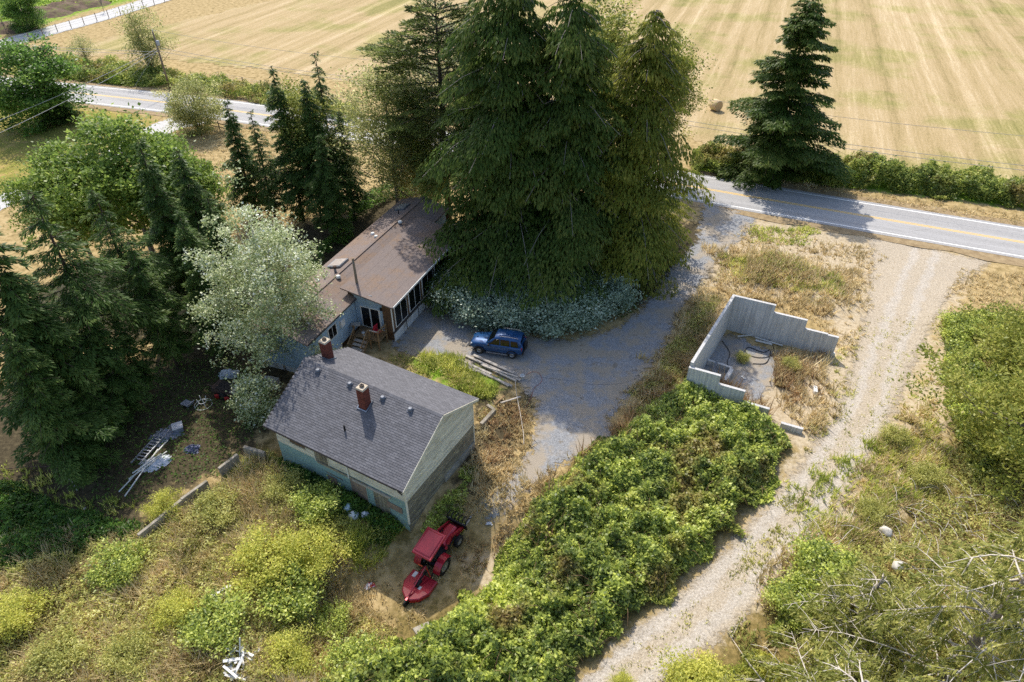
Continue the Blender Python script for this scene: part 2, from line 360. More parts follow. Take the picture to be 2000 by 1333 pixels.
def track_material():
    t = NT('rutted_gravel_track'); v = t.coords(); e = t.attr('edge').outputs['Fac']; m = t.attr('mid').outputs['Fac']
    n = t.noise(v, 8, 7, .8); sp = t.noise(v, 2.6, 7, .8)
    stone = t.ramp(n, [(.28, S(124, 115, 102)), (.5, S(176, 166, 151)), (.72, S(212, 204, 191))])
    earth = t.ramp(n, [(.28, S(118, 102, 80)), (.5, S(170, 154, 128)), (.72, S(198, 184, 160))])
    wob = t.math('MULTIPLY', t.math('SUBTRACT', t.noise(v, .5, 6, .75), .5), 2.0)
    rut = t.sstep(t.math('ABSOLUTE', t.math('SUBTRACT', t.math('ADD', m, wob), .85)), .15, .6)      # distance from a wheel lane
    c = t.mix(t.math('MULTIPLY', rut, .6), stone, earth)
    c = t.mix(t.math('MULTIPLY', t.sstep(sp, .56, .68), .7), c, S(116, 100, 66))
    vo = t.add('ShaderNodeTexVoronoi'); vo.inputs['Scale'].default_value = 5; t.link(v, vo.inputs['Vector']); c = t.mix(t.math('MULTIPLY', t.math('LESS_THAN', vo.outputs['Distance'], .12), .5), c, S(214, 210, 202))
    t.base(c); t.p(.92, 0, .2); t.bump(n, .8, .06)
    f = t.sstep(t.math('ADD', e, t.math('MULTIPLY', t.math('SUBTRACT', t.noise(v, 1.3, 8, .8), .5), 1.7)), .30, .55)
    tr = t.add('ShaderNodeBsdfTransparent'); mx = t.add('ShaderNodeMixShader'); t.link(f, mx.inputs[0]); t.link(tr.outputs[0], mx.inputs[1]); t.link(t.bsdf.outputs[0], mx.inputs[2]); t.link(mx.outputs[0], t.out.inputs[0])
    return t.m
TRACK_MID = PG([(1810, 490), (1780, 560), (1750, 640), (1722, 710), (1697, 790), (1637, 885), (1568, 985), (1478, 1085), (1375, 1190), (1270, 1275), (1170, 1362)])
def mid_dist(x, y):
    b = np.full(x.shape, 99.)
    for p, q in zip(TRACK_MID[:-1], TRACK_MID[1:]):
        d = q-p; t = np.clip(((x-p[0])*d[0]+(y-p[1])*d[1])/(d@d), 0, 1); b = np.minimum(b, np.hypot(x-p[0]-t*d[0], y-p[1]-t*d[1]))
    return b
M_['gravel_blue'] = gravel_material('blue_grey_gravel', [(.3, S(90, 91, 93)), (.5, S(130, 131, 132)), (.7, S(178, 178, 178))], S(154, 142, 124))
M_['gravel_pale'] = gravel_material('pale_sandy_gravel', [(.3, S(128, 118, 104)), (.5, S(172, 163, 148)), (.7, S(206, 199, 188))], S(166, 152, 126))
M_['gravel_white'] = gravel_material('light_gravel', [(.3, S(150, 148, 144)), (.5, S(182, 180, 176)), (.7, S(206, 204, 202))])
gravel_sheet('driveway', DRIVE, M_['gravel_blue'])
M_['track'] = track_material()
gravel_sheet('dirt_track', TRACK, M_['track'], ew=1.1, masks={'mid': mid_dist})
gravel_sheet('gravel_pad', PAD, M_['gravel_blue'], ew=.8, lift=.04)
gravel_sheet('neighbour_driveway', LDRIVE, M_['gravel_white'], ew=.6)
gravel_sheet('farm_lane', FDRIVE, M_['gravel_white'], .8, ew=.8, lift=.05)
# ------------------------------------------------------------------ road
def strip(name, off, half, z, mat, i0=0, i1=None, dash=None, rag=0):
    vs = []; fs = []; c = RC[i0:i1]; n = RN[i0:i1]
    # resample finer
    rng = np.random.default_rng(len(name))
    for k in range(len(c)):
        r1 = rag*(rng.random()-.5); r2 = rag*(rng.random()-.5)
        a = c[k]+n[k]*(off-half+r1); b = c[k]+n[k]*(off+half+r2); vs += [(a[0], a[1], z), (b[0], b[1], z)]
    for k in range(len(c)-1): fs.append((2*k, 2*k+2, 2*k+3, 2*k+1))
    me = bpy.data.meshes.new(name); me.from_pydata(vs, [], fs); me.update(); o = link(name, me, mat, None, False, None); o['kind'] = 'structure'; return o
def asphalt():
    t = NT('worn_asphalt'); v = t.coords(); vr = t.coords((1, 1, 1), (0, 0, R_(21)))
    mp = t.add('ShaderNodeMapping'); mp.inputs['Scale'].default_value = (.04, 1, 1); t.link(vr, mp.inputs[0])
    n = t.noise(v, 7, 6, .75); tr = t.noise(mp.outputs[0], .9, 4, .6)
    c = t.ramp(n, [(.3, S(134, 132, 130)), (.7, S(166, 164, 161))])
    c = t.mix(t.math('MULTIPLY', t.sstep(tr, .42, .62), .45), c, S(176, 174, 172))
    cr = t.sstep(t.noise(v, .35, 6, .8), .66, .7); c = t.mix(t.math('MULTIPLY', cr, .45), c, S(96, 95, 94)); vo = t.add('ShaderNodeTexVoronoi'); vo.feature = 'DISTANCE_TO_EDGE'; vo.inputs['Scale'].default_value = .22; t.link(v, vo.inputs['Vector']); c = t.mix(t.math('MULTIPLY', t.math('LESS_THAN', vo.outputs['Distance'], .004), .25), c, S(92, 90, 88))
    t.base(c); t.p(.85, 0, .3); t.bump(n, .25, .01); return t.m
def paint(name, col):
    t = NT(name); v = t.coords(); n = t.noise(v, 5, 6, .8); c = t.mix(t.math('MULTIPLY', t.sstep(n, .55, .7), .5), col, S(150, 150, 148)); t.base(c); t.p(.6, 0, .3); return t.m
M_['asphalt'] = asphalt(); M_['white_line'] = paint('worn_white_road_paint', S(236, 234, 228)); M_['yellow_line'] = paint('worn_yellow_road_paint', S(226, 184, 84))
M_['shoulder'] = mk('dry_shoulder_grass', S(130, 110, 80), S(158, 138, 104), 1.5, .95, .4)
strip('road_shoulder', 0, 5.1, .045, M_['shoulder'], rag=.9)
strip('road', 0, 3.75, .060, M_['asphalt'], rag=.08)
for nm, off, half, mt in (('road_edge_line', 3.18, .075, 'white_line'), ('road_edge_line', -3.18, .075, 'white_line'), ('road_centre_line', .13, .06, 'yellow_line'), ('road_centre_line', -.13, .06, 'yellow_line')):
    strip(nm, off, half, .066, M_[mt])
# ------------------------------------------------------------------ materials for built things
random.seed(11)
M_['shingle'] = mk('charcoal_asphalt_shingle', S(88, 88, 92), S(108, 107, 110), 18, .85, .3, rnd=.16)
M_['cream'] = mk('weathered_cream_boards', S(216, 210, 192), S(192, 186, 168), 2.2, .9, .25, (1, 1, 5), rnd=.13, dirt=S(158, 150, 130))
M_['greywood'] = mk('grey_bare_boards', S(134, 126, 108), S(100, 93, 80), 3, .95, .3, (1, 1, 6), rnd=.28, dirt=S(170, 160, 130))
M_['teal'] = mk('faded_teal_boards', S(140, 162, 154), S(120, 146, 140), 2.0, .9, .25, (1, 1, 5), rnd=.12, dirt=S(128, 142, 132))
M_['plywood'] = mk('weathered_plywood', S(144, 124, 108), S(118, 100, 86), 3, .9, .2)
M_['brownboard'] = mk('brown_boards', S(112, 86, 62), S(84, 66, 50), 4, .9, .3, (6, 6, 1), rnd=.2)
M_['oldwood'] = mk('old_grey_timber', S(184, 176, 164), S(140, 132, 122), 4, .95, .3, (1, 5, 5), rnd=.22)
M_['deckwood'] = mk('brown_deck_timber', S(142, 118, 86), S(112, 90, 64), 4, .9, .3, rnd=.2)
M_['brick'] = mk('red_chimney_brick', S(122, 66, 52), S(92, 52, 44), 9, .9, .3, rnd=.25)
M_['mortar'] = mk('mortar', S(150, 138, 126), S(120, 110, 100), 8, .95)
M_['capstone'] = mk('chimney_cap_mortar', S(196, 184, 164), S(164, 150, 130), 5, .95, .2)
M_['flue'] = mk('clay_flue', S(112, 100, 88), S(80, 70, 62), 6, .9)
M_['black'] = mk('soot_black', S(22, 22, 24), S(34, 33, 34), 5, .9)
M_['flashing'] = mk('metal_flashing', S(150, 156, 164), S(116, 122, 130), 6, .45, metal=.6)
M_['ventmetal'] = mk('grey_roof_vent', S(112, 116, 124), S(88, 92, 100), 6, .5, metal=.3)
M_['darktrim'] = mk('dark_trim', S(58, 54, 54), S(78, 72, 70), 4, .8)
M_['whitetrim'] = mk('white_painted_trim', S(226, 226, 222), S(204, 204, 200), 3, .6, dirt=S(178, 174, 166))
M_['whitemetal'] = mk('white_skirting', S(216, 216, 214), S(196, 196, 194), 2.5, .6, dirt=S(160, 154, 142))
M_['bluesiding'] = mk('pale_blue_siding', S(164, 186, 200), S(150, 172, 188), 2, .7, .1, rnd=.05)
M_['glass'] = None
def glassmat():
    t = NT('dark_window_glass'); v = t.coords(); t.base(t.ramp(t.noise(v, .8, 3), [(.3, S(10, 11, 12)), (.7, S(22, 23, 25))])); t.p(.08, 0, .5); return t.m
M_['glass'] = glassmat()
def roofbrown():
    t = NT('old_roll_roofing_with_needles'); v = t.coords(); st = t.coords((.6, 2.2, 1)); a = t.attr('rnd').outputs['Fac']
    c = t.ramp(t.noise(st, 6, 6, .8), [(.3, S(108, 98, 94)), (.7, S(134, 122, 116))])
    need = t.sstep(t.math('ADD', t.noise(v, .42, 6, .72), t.math('MULTIPLY', t.noise(v, 5, 5, .8), .35)), .60, .80)
    c = t.mix(t.math('MULTIPLY', need, .85), c, t.ramp(t.noise(v, 7, 4, .7), [(.3, S(110, 92, 78)), (.7, S(146, 124, 106))]))
    sp = t.sstep(t.noise(v, 9, 3, .6), .66, .72); c = t.mix(t.math('MULTIPLY', sp, .5), c, S(84, 66, 56))
    t.base(c); t.p(.9, 0, .2); t.bump(t.noise(v, 12, 4), .3, .02); return t.m
M_['roofbrown'] = roofbrown()
def concrete():
    t = NT('board_formed_concrete'); v = t.coords((6, 6, .25)); w = t.coords()
    c = t.ramp(t.noise(v, 1.3, 5, .65), [(.3, S(158, 157, 155)), (.5, S(190, 188, 184)), (.7, S(212, 209, 203))])
    c = t.mix(t.math('MULTIPLY', t.sstep(t.noise(w, .7, 5, .7), .5, .7), .35), c, S(150, 144, 134))
    t.base(c); t.p(.9, 0, .2); t.bump(t.noise(v, 2, 4), .2, .01); return t.m
M_['concrete'] = concrete()
M_['oldconcrete'] = mk('mossy_old_concrete', S(164, 156, 142), S(132, 124, 110), 2.5, .95, .4, dirt=S(104, 98, 78))
def carpaint(name, c1, c2, rough=.3):
    t = NT(name); v = t.coords(); t.base(t.ramp(t.noise(v, 1.2, 4), [(.35, c1), (.65, c2)])); t.p(rough, .25, .5); t.bsdf.inputs['Coat Weight'].default_value = .4; return t.m
M_['bluepaint'] = carpaint('dark_blue_car_paint', S(30, 78, 128), S(24, 66, 112))
M_['redpaint'] = carpaint('red_machine_paint', S(176, 34, 50), S(150, 26, 42), .38)
M_['rubber'] = mk('black_rubber', S(30, 30, 31), S(46, 45, 44), 6, .85)
M_['blackplastic'] = mk('black_plastic', S(26, 26, 28), S(38, 38, 40), 5, .6)
M_['alloy'] = mk('silver_wheel', S(176, 176, 178), S(140, 140, 142), 5, .35, metal=.7)
M_['lampglass'] = mk('clear_lamp', S(214, 216, 220), S(190, 192, 196), 5, .2, spec=.6)
M_['redlamp'] = mk('red_lamp', S(170, 40, 30), S(140, 30, 24), 5, .3)
M_['orange'] = mk('orange_plastic', S(226, 96, 36), S(200, 80, 30), 5, .5)
M_['bag'] = mk('white_plastic_bag', S(214, 214, 218), S(170, 178, 188), 3, .5)
M_['bluebag'] = mk('blue_white_plastic_sack', S(190, 204, 214), S(110, 150, 176), 3, .5)
M_['tarp'] = mk('grey_tarpaulin', S(150, 152, 160), S(104, 106, 116), 3, .6, .4)
M_['aluminium'] = mk('dull_aluminium', S(178, 180, 184), S(144, 146, 150), 5, .45, metal=.5)
M_['whitepaint'] = mk('chalky_white_paint', S(224, 222, 216), S(190, 188, 180), 3, .8)
M_['redfabric'] = mk('red_fabric', S(196, 44, 64), S(160, 34, 50), 4, .8)
M_['stone'] = mk('pale_boulder', S(206, 200, 190), S(166, 160, 148), 3, .95, .5)
M_['hay'] = mk('rolled_hay', S(222, 200, 158), S(180, 152, 108), 9, .98, .6, rnd=.1)
M_['hayend'] = mk('hay_bale_end', S(196, 168, 126), S(176, 150, 112), 12, .98, .6)
M_['pole'] = mk('weathered_pole_wood', S(146, 128, 106), S(112, 96, 78), 3, .95, .3, (4, 4, .5))
M_['wire'] = mk('grey_cable', S(170, 170, 172), S(140, 140, 142), 4, .6)
M_['hose'] = mk('black_hose', S(34, 34, 36), S(50, 50, 52), 4, .6)
M_['rust'] = mk('rusty_dark_steel', S(84, 66, 58), S(60, 52, 50), 4, .8, .2, dirt=S(130, 96, 74))
M_['redhose'] = mk('faded_red_hose', S(160, 96, 84), S(130, 76, 66), 4, .7)
M_['bluetarp'] = mk('dark_blue_sack', S(86, 92, 118), S(64, 68, 90), 3, .6, .3)
M_['redcan'] = mk('red_plastic', S(160, 36, 34), S(128, 28, 28), 3, .5)
M_['redwhite'] = mk('red_white_plastic', S(220, 214, 214), S(190, 50, 60), 4, .5, lo=.48, hi=.54)
M_['dirt'] = mk('brown_earth', S(112, 92, 76), S(74, 62, 50), 1.5, .98, .6, dirt=S(110, 118, 58))
M_['grate'] = mk('grey_box_lid', S(196, 196, 198), S(176, 176, 178), 4, .6)
# ------------------------------------------------------------------ garage
gA = G(800, 1025)
GAR = thing('garage', 'old two-level cream and teal shed with charcoal shingle roof and brick chimneys', 'garage', (gA[0], gA[1], 0), R_(-29.4))
GL, GW = 10.3, 7.45
VR, ZR = 3.95, 6.02                       # ridge
def zroof(v): return 3.86+(ZR-3.86)*(v/VR) if v <= VR else ZR-(v-VR)*(ZR-4.40)/(GW-VR)
mb = MB()
prof = [(0, -1.3), (0, 3.72), (VR, ZR-.14), (GW, 4.26), (GW, -1.3)]
mb.raw([(-GL, v, z) for v, z in prof]+[(0, v, z) for v, z in prof], [(0, 1, 2, 3, 4), (9, 8, 7, 6, 5), (0, 5, 6, 1), (4, 3, 8, 9), (1, 6, 7, 2), (2, 7, 8, 3)])
mb.build('wall_core', M_['greywood'], GAR)
def siding(x0, x1, z0, z1, step, holes, mat, face, name, topf=None):
    """lapped boards on the front (face 'f': x along) or gable (face 'g': y along)"""
    m = MB(); z = z0; sgn = -1
    while z < z1-.02:
        zz = min(step, z1-z); segs = []
        a0, a1 = x0, x1
        if topf:
            a0, a1 = topf(z+zz*.5)
            if a1-a0 < .1: break
        cuts = [a0]+sorted(random.uniform(a0, a1) for _ in range(2))+[a1]
        for a, b in zip(cuts[:-1], cuts[1:]):
            for (p, q) in [(a, b)]:
                todo = [(p, q)]
                for hx0, hx1, hz0, hz1 in holes:
                    if z+zz > hz0+.02 and z < hz1-.02:
                        nt = []
                        for u, w in todo:
                            if w <= hx0 or u >= hx1: nt.append((u, w))
                            else:
                                if u < hx0: nt.append((u, hx0))
                                if w > hx1: nt.append((hx1, w))
                        todo = nt
                for u, w in todo:
                    if w-u < .03: continue
                    L = w-u-.008; c = (u+w)/2; t = .022; jit = random.uniform(-.004, .006)
                    rot = Matrix.Rotation(R_(3.5), 3, 'X')
                    if face == 'f': m.box((c, -.018+jit, z+zz/2), (L, t, zz+.012), Matrix.Rotation(R_(4), 3, 'X'))
                    else: m.box((.018-jit, c, z+zz/2), (t, L, zz+.012), Matrix.Rotation(R_(4), 3, 'Y'))
        z += zz
    return m.build(name, M_[mat], GAR, kind='stuff')
# front wall openings: (x0,x1,z0,z1)
hw = (-9.1, -7.75, 2.65, 3.62); hd = (-7.05, -5.95, 1.95, 3.7); hs = (-4.05, -3.3, 3.0, 3.5)
ld1 = (-4.35, -3.05, 0, 1.95); ld2 = (-2.45, -1.45, 0, 1.85)
siding(-GL, 0, 2.1, 3.76, .15, [hw, hd, hs], 'cream', 'f', 'upper_front_siding')
siding(-GL, 0, -.6, 2.1, .15, [ld1, ld2, (-6.35, -5.0, 1.2, 1.3)], 'teal', 'f', 'lower_front_siding')
def gtop(z):
    a = 0.0 if z < 3.72 else (z-3.72)/(ZR-.14-3.72)*VR
    b = GW if z < 4.26 else GW-(z-4.26)/(ZR-.14-4.26)*(GW-VR)
    return a+.01, b-.01
siding(0, GW, 2.1, ZR, .17, [], 'cream', 'g', 'upper_gable_siding', gtop)
siding(0, GW, -.53, 2.1, .17, [(3.2, GW, 0, .35), (5.2, GW, 0, .62)], 'greywood', 'g', 'lower_gable_siding')
MB().box((.04, 5.6, .2), (.16, 3.6, .7)).build('foundation', M_['oldconcrete'], GAR)
def panel(name, h, mat, d=.03, out=.03):
    x0, x1, z0, z1 = h; return MB().box(((x0+x1)/2, -out, (z0+z1)/2), (x1-x0-.02, d, z1-z0-.02)).build(name, M_[mat], GAR)
def framed(name, h, boards, mat, trim='greywood'):
    x0, x1, z0, z1 = h
    p = MB().box(((x0+x1)/2, -.004, (z0+z1)/2), (x1-x0-.02, .03, z1-z0-.02)).build(name, M_['black'], GAR)
    n = boards
    for k in range(n):
        w = (x1-x0)/n; MB().box((x0+w*(k+.5), -.03, (z0+z1)/2+random.uniform(-.02, .02)), (w-.025, .022, z1-z0-.06)).build('board', M_[mat], p)
    for a, b, c, d in ((x0-.05, x0, z0, z1), (x1, x1+.05, z0, z1)):
        MB().box(((a+b)/2, -.045, (c+d)/2), (.07, .03, d-c)).build('casing', M_[trim], p)
    return p
framed('window', hw, 3, 'brownboard', 'cream'); framed('door', hd, 5, 'greywood', 'cream')
p = panel('window', hs, 'glass', .02, .02)
for (a, b) in ((hs[0], hs[0]+.06), (hs[1]-.06, hs[1])): MB().box(((a+b)/2, -.05, (hs[2]+hs[3])/2), (.06, .03, hs[3]-hs[2])).build('casing', M_['greywood'], p)
framed('door', ld1, 1, 'plywood', 'teal'); framed('door', ld2, 4, 'greywood', 'greywood')
MB().box((-.95, -.06, 1.12), (1.15, .02, .55), Matrix.Rotation(R_(3), 3, 'Y')).build('patch_board', M_['plywood'], GAR, kind=None)
MB().box((-5.9, -.06, .7), (.75, .02, .8)).build('patch_board', M_['plywood'], GAR)
MB().box((-4.9, -.075, 1.99), (4.0, .05, .16)).build('ledger_board', M_['greywood'], GAR)
MB().box((-2.6, -.09, 1.93), (2.9, .09, .18)).build('ledger_board', M_['oldwood'], GAR)
MB().tube([(-4.35, -.09, 3.6), (-4.33, -.1, 1.9)], .04, 6).build('drain_pipe', M_['whitetrim'], GAR)
MB().box((0.02, -.03, 1.9), (.09, .09, 3.6)).build('corner_trim', M_['cream'], GAR)
MB().box((0.02, GW+.02, 2.2), (.09, .07, 4.1)).build('corner_trim', M_['cream'], GAR)
# shingled roof
ra, rb = -GL-.45, .24
VF, VB = -.42, GW+.42
def slope(v0, z0, v1, z1, name):
    m = MB(); L = math.hypot(v1-v0, z1-z0); ang = math.atan2(z1-z0, v1-v0); n = int(L/.145); out = []
    nrm = Vector((0, -math.sin(ang), math.cos(ang))); up = Vector((0, math.cos(ang), math.sin(ang)))
    if v1 < v0: nrm = Vector((0, math.sin(math.pi-ang), -math.cos(ang)))
    rotm = Matrix((Vector((1, 0, 0)), up, Vector((1, 0, 0)).cross(up))).transposed()
    sgn = 1 if (Vector((1, 0, 0)).cross(up)).z > 0 else -1
    for i in range(n):
        x = ra+(i % 2)*.16-.02*random.random(); s = (i+.5)*L/n
        while x < rb:
            x1 = min(x+.33, rb); x0 = max(x, ra)
            if x1-x0 > .04:
                c = Vector(((x0+x1)/2, v0, z0))+up*(s)+nrm*(.028+random.uniform(0, .005))
                tilt = Matrix.Rotation(-sgn*R_(6.5), 3, 'X')
                m.box(c, (x1-x0-.012, L/n+.02, .018), rotm @ tilt, random.random()**1.3)
            x += .33
    m.build(name, M_['shingle'], GAR, kind='stuff')
def slab(v0, z0, v1, z1, th, name, mat):
    m = MB(); m.raw([(ra, v0, z0-th), (rb, v0, z0-th), (rb, v1, z1-th), (ra, v1, z1-th), (ra, v0, z0), (rb, v0, z0), (rb, v1, z1), (ra, v1, z1)], [(0, 3, 2, 1), (4, 5, 6, 7), (0, 1, 5, 4), (1, 2, 6, 5), (2, 3, 7, 6), (3, 0, 4, 7)])
    return m.build(name, M_[mat], GAR)
zf0 = zroof(0)+(zroof(0)-zroof(1))*.42; zb0 = zroof(GW)-(zroof(GW-1)-zroof(GW))*.42
slab(VF, zf0, VR, ZR, .12, 'roof_deck', 'darktrim'); slab(VB, zb0, VR, ZR, .12, 'roof_deck', 'darktrim')
slope(VF, zf0, VR, ZR, 'front_shingles'); slope(VB, zb0, VR, ZR, 'rear_shingles')
m = MB()
for k in range(36): x = ra+(k+.5)*(rb-ra)/36; m.raw([(x-.16, VR-.14, ZR-.02), (x+.15, VR-.14, ZR-.03), (x+.15, VR, ZR+.055), (x-.16, VR, ZR+.065), (x+.15, VR+.14, ZR-.02), (x-.16, VR+.14, ZR-.01)], [(0, 1, 2, 3), (3, 2, 4, 5)])
m.build('ridge_cap', M_['shingle'], GAR, kind='stuff')
m = MB(); m.beam((rb+.02, VF, zf0-.06), (rb+.02, VR, ZR-.06), .04, .16); m.build('barge_board', M_['cream'], GAR)
m = MB(); m.beam((rb+.02, VB, zb0-.06), (rb+.02, VR, ZR-.06), .04, .16); m.build('barge_board', M_['cream'], GAR)
MB().beam((ra, VF-.03, zf0-.05), (rb-.5, VF-.03, zf0-.05), .05, .11).build('gutter', M_['darktrim'], GAR)
MB().beam((rb-.35, VF-.05, zf0-.05), (rb-.05, VF-.02, zf0-.28), .05, .09).build('broken_gutter_end', M_['darktrim'], GAR)
def chimney(x, y, zbase, ztop, w):
    root = MB().box((x, y, (zbase+ztop)/2), (w-.03, w-.03, ztop-zbase)).build('chimney', M_['mortar'], GAR)
    m = MB(); n = int((ztop-zbase)/.078)
    for i in range(n):
        z = zbase+(i+.5)*(ztop-zbase)/n; k = 3
        for s in range(4):
            for j in range(k+(i % 2)):
                e0 = -w/2 if j == 0 else -w/2+w/k*(j-(.5 if i % 2 else 0)); e1 = min(w/2, -w/2+w/k*(j+1-(.5 if i % 2 else 0)))
                c = (e0+e1)/2; L = e1-e0-.012
                if L < .02: continue
                p = [(c, -w/2), (w/2, c), (c, w/2), (-w/2, c)][s]; d = (L, .03) if s % 2 == 0 else (.03, L)
                m.box((x+p[0], y+p[1], z), (d[0], d[1], (ztop-zbase)/n-.012))
    m.build('brick_courses', M_['brick'], root, kind='stuff')
    MB().box((x, y, ztop+.05), (w+.08, w+.08, .1), taper=.86).build('cap', M_['capstone'], root)
    f = MB(); f.tube([(x, y, ztop+.08), (x, y, ztop+.25)], w*.27, 4); f.build('flue_liner', M_['flue'], root)
    MB().tube([(x, y, ztop+.2), (x, y, ztop+.256)], w*.2, 4).build('flue_mouth', M_['black'], root)
    fl = MB(); fl.box((x, y, zbase+.55 if False else zbase), (w+.1, w+.1, .02)); return root
def roofz(v): return zroof(v)
ch1y = 2.85; chimney(-4.85, ch1y, roofz(ch1y)-.35, roofz(ch1y)+1.45, .54)
ch2y = 5.25; chimney(-9.95, ch2y, roofz(ch2y)-.35, roofz(ch2y)+1.45, .54)
for cx, cyy in ((-4.85, ch1y), (-9.95, ch2y)):
    sl_ = .55 if cyy < VR else -.46; m = MB()
    for dx, dy, sx, sy in ((0, -.34, .78, .07), (0, .34, .78, .07), (-.36, 0, .07, .7), (.36, 0, .07, .7)): m.box((cx+dx, cyy+dy, roofz(cyy)+dy*sl_+.06), (sx, sy, .12), Matrix.Rotation(math.atan(sl_), 3, 'X'))
    m.build('chimney_flashing', M_['flashing'], GAR)
for x in (-9.2, -6.55, -3.95, -1.85):
    y = 3.52; z = roofz(y)
    m = MB(); m.box((x, y, z+.06), (.36, .36, .06), Matrix.Rotation(math.atan(.55), 3, 'X')); m.lathe([(.17, 0), (.17, .12), (.11, .2), (.001, .22)], 12, (x, y, z+.05)); m.build('roof_vent', M_['ventmetal'], GAR)
MB().tube([(-5.2, 1.15, roofz(1.15)-.1), (-5.2, 1.15, roofz(1.15)+.45)], .06, 8).build('vent_pipe', M_['black'], GAR)
# ------------------------------------------------------------------ house (long low home with a glazed addition)
hO = G(767, 598, 3.93)
HOU = thing('house', 'long low pale blue house with needle-covered brown roof and glazed sunroom', 'house', (hO[0], hO[1], 0), R_(68.0))
# local x runs away from the camera, local y to the left
X0, X1, Y0, Y1, YR = -6.2, 16.7, 3.75, 8.45, 6.1
ZE, ZH = 3.72, 4.42
def addwall(name, x0, x1, y0, y1, z0, z1, mat): return MB().box(((x0+x1)/2, (y0+y1)/2, (z0+z1)/2), (x1-x0, y1-y0, z1-z0)).build(name, M_[mat], HOU)
m = MB(); pr = [(Y0, .75), (Y0, ZE-.06), (YR, ZH-.1), (Y1, ZE-.06), (Y1, .75)]
m.raw([(X0, y, z) for y, z in pr]+[(X1, y, z) for y, z in pr], [(0, 1, 2, 3, 4), (9, 8, 7, 6, 5), (0, 5, 6, 1), (4, 3, 8, 9), (1, 6, 7, 2), (2, 7, 8, 3), (0, 4, 9, 5)]); m.build('main_wall', M_['bluesiding'], HOU)
m = MB()
for i in range(19):
    z = .82+i*.15; m.box(((X0+0)/2, Y0-.014, z), (-X0-.02, .02, .142), Matrix.Rotation(R_(4), 3, 'X')); m.box((X0-.014, (Y0+Y1)/2, z), (.02, Y1-Y0, .142))
m.build('wall_siding', M_['bluesiding'], HOU, kind='stuff')
addwall('skirting', X0+.15, -2.2, Y0+.06, Y1-.1, -.05, .75, 'whitemetal'); addwall('crawl_space', -2.2, X1-.1, Y0+.3, Y1-.1, -.05, .75, 'brownboard')
# main roof strips
def roofstrips(x0, x1, ya, za, yb, zb, n, name):
    m = MB()
    for k in range(n):
        a = k/n; b = (k+1)/n+.03/n
        p = (ya+(yb-ya)*a, za+(zb-za)*a); q = (ya+(yb-ya)*b, za+(zb-za)*b); lift = .007*(1)
        m.raw([(x0, p[0], p[1]-.1), (x1, p[0], p[1]-.1), (x1, q[0], q[1]-.1), (x0, q[0], q[1]-.1), (x0, p[0], p[1]+lift), (x1, p[0], p[1]+lift), (x1, q[0], q[1]), (x0, q[0], q[1])], [(0, 3, 2, 1), (4, 5, 6, 7), (0, 1, 5, 4), (1, 2, 6, 5), (2, 3, 7, 6), (3, 0, 4, 7)])
    return m.build(name, M_['roofbrown'], HOU)
roofstrips(X0-.25, X1+.3, Y1+.3, ZE-.05, YR, ZH, 4, 'roof'); roofstrips(X0-.25, .15, Y0-.28, ZE-.05, YR, ZH, 4, 'roof'); roofstrips(.15, X1+.3, Y0-.28, ZE-.05, YR, ZH, 4, 'roof')
MB().box(((X0+X1)/2, YR, ZH+.02), (X1-X0+.5, .26, .05)).build('ridge_strip', M_['roofbrown'], HOU)
# addition
AX0, AX1, AY0, AY1 = .22, 12.5, .42, 3.75
roofstrips(-.22, AX1+.2, -.02, 3.86, 4.55, 4.62, 6, 'addition_roof')
m = MB(); m.raw([(AX0, AY0, .95), (AX0, AY0, 3.8), (AX0, AY1+.5, 4.42), (AX0, AY1+.5, .95), (AX1, AY0, .95), (AX1, AY0, 3.8), (AX1, AY1+.5, 4.42), (AX1, AY1+.5, .95)], [(0, 1, 2, 3), (7, 6, 5, 4), (0, 4, 5, 1), (3, 2, 6, 7), (1, 5, 6, 2), (0, 3, 7, 4)]); m.build('addition_wall', M_['brownboard'], HOU)
m = MB()
for i in range(22):
    z = 1.02+i*.15
    m.box((AX0-.014, 2.45 if z < 3.95 else 2.9, z), (.02, 2.5 if z < 3.95 else 1.9, .142), Matrix.Rotation(R_(-4), 3, 'Y'))
m.build('addition_siding', M_['bluesiding'], HOU, kind='stuff')
MB().box((AX0-.03, 2.1, 3.93), (.05, 4.3, .14), Matrix.Rotation(math.atan(.165), 3, 'X')).build('fascia', M_['whitetrim'], HOU)
MB().box(((AX0+AX1)/2, -.06, 3.77), (AX1-AX0+.6, .05, .17)).build('fascia', M_['whitetrim'], HOU)
MB().box(((X0+.1)/2-.1, Y0-.32, ZE-.08), (-X0+.2, .05, .13)).build('fascia', M_['darktrim'], HOU)
# sliding door with two leaves
d = MB().box((AX0-.02, 2.35, 2.0), (.06, 1.85, 2.05)).build('sliding_door', M_['whitetrim'], HOU)
for y in (1.92, 2.78): MB().box((AX0-.055, y, 2.0), (.02, .72, 1.86)).build('pane', M_['glass'], d)
w = MB().lathe([(.001, 0), (.1, .02), (.1, .22), (.05, .28), (.001, .29)], 10, (AX0-.1, 1.25, 3.05)).build('wall_lamp', M_['black'], HOU)
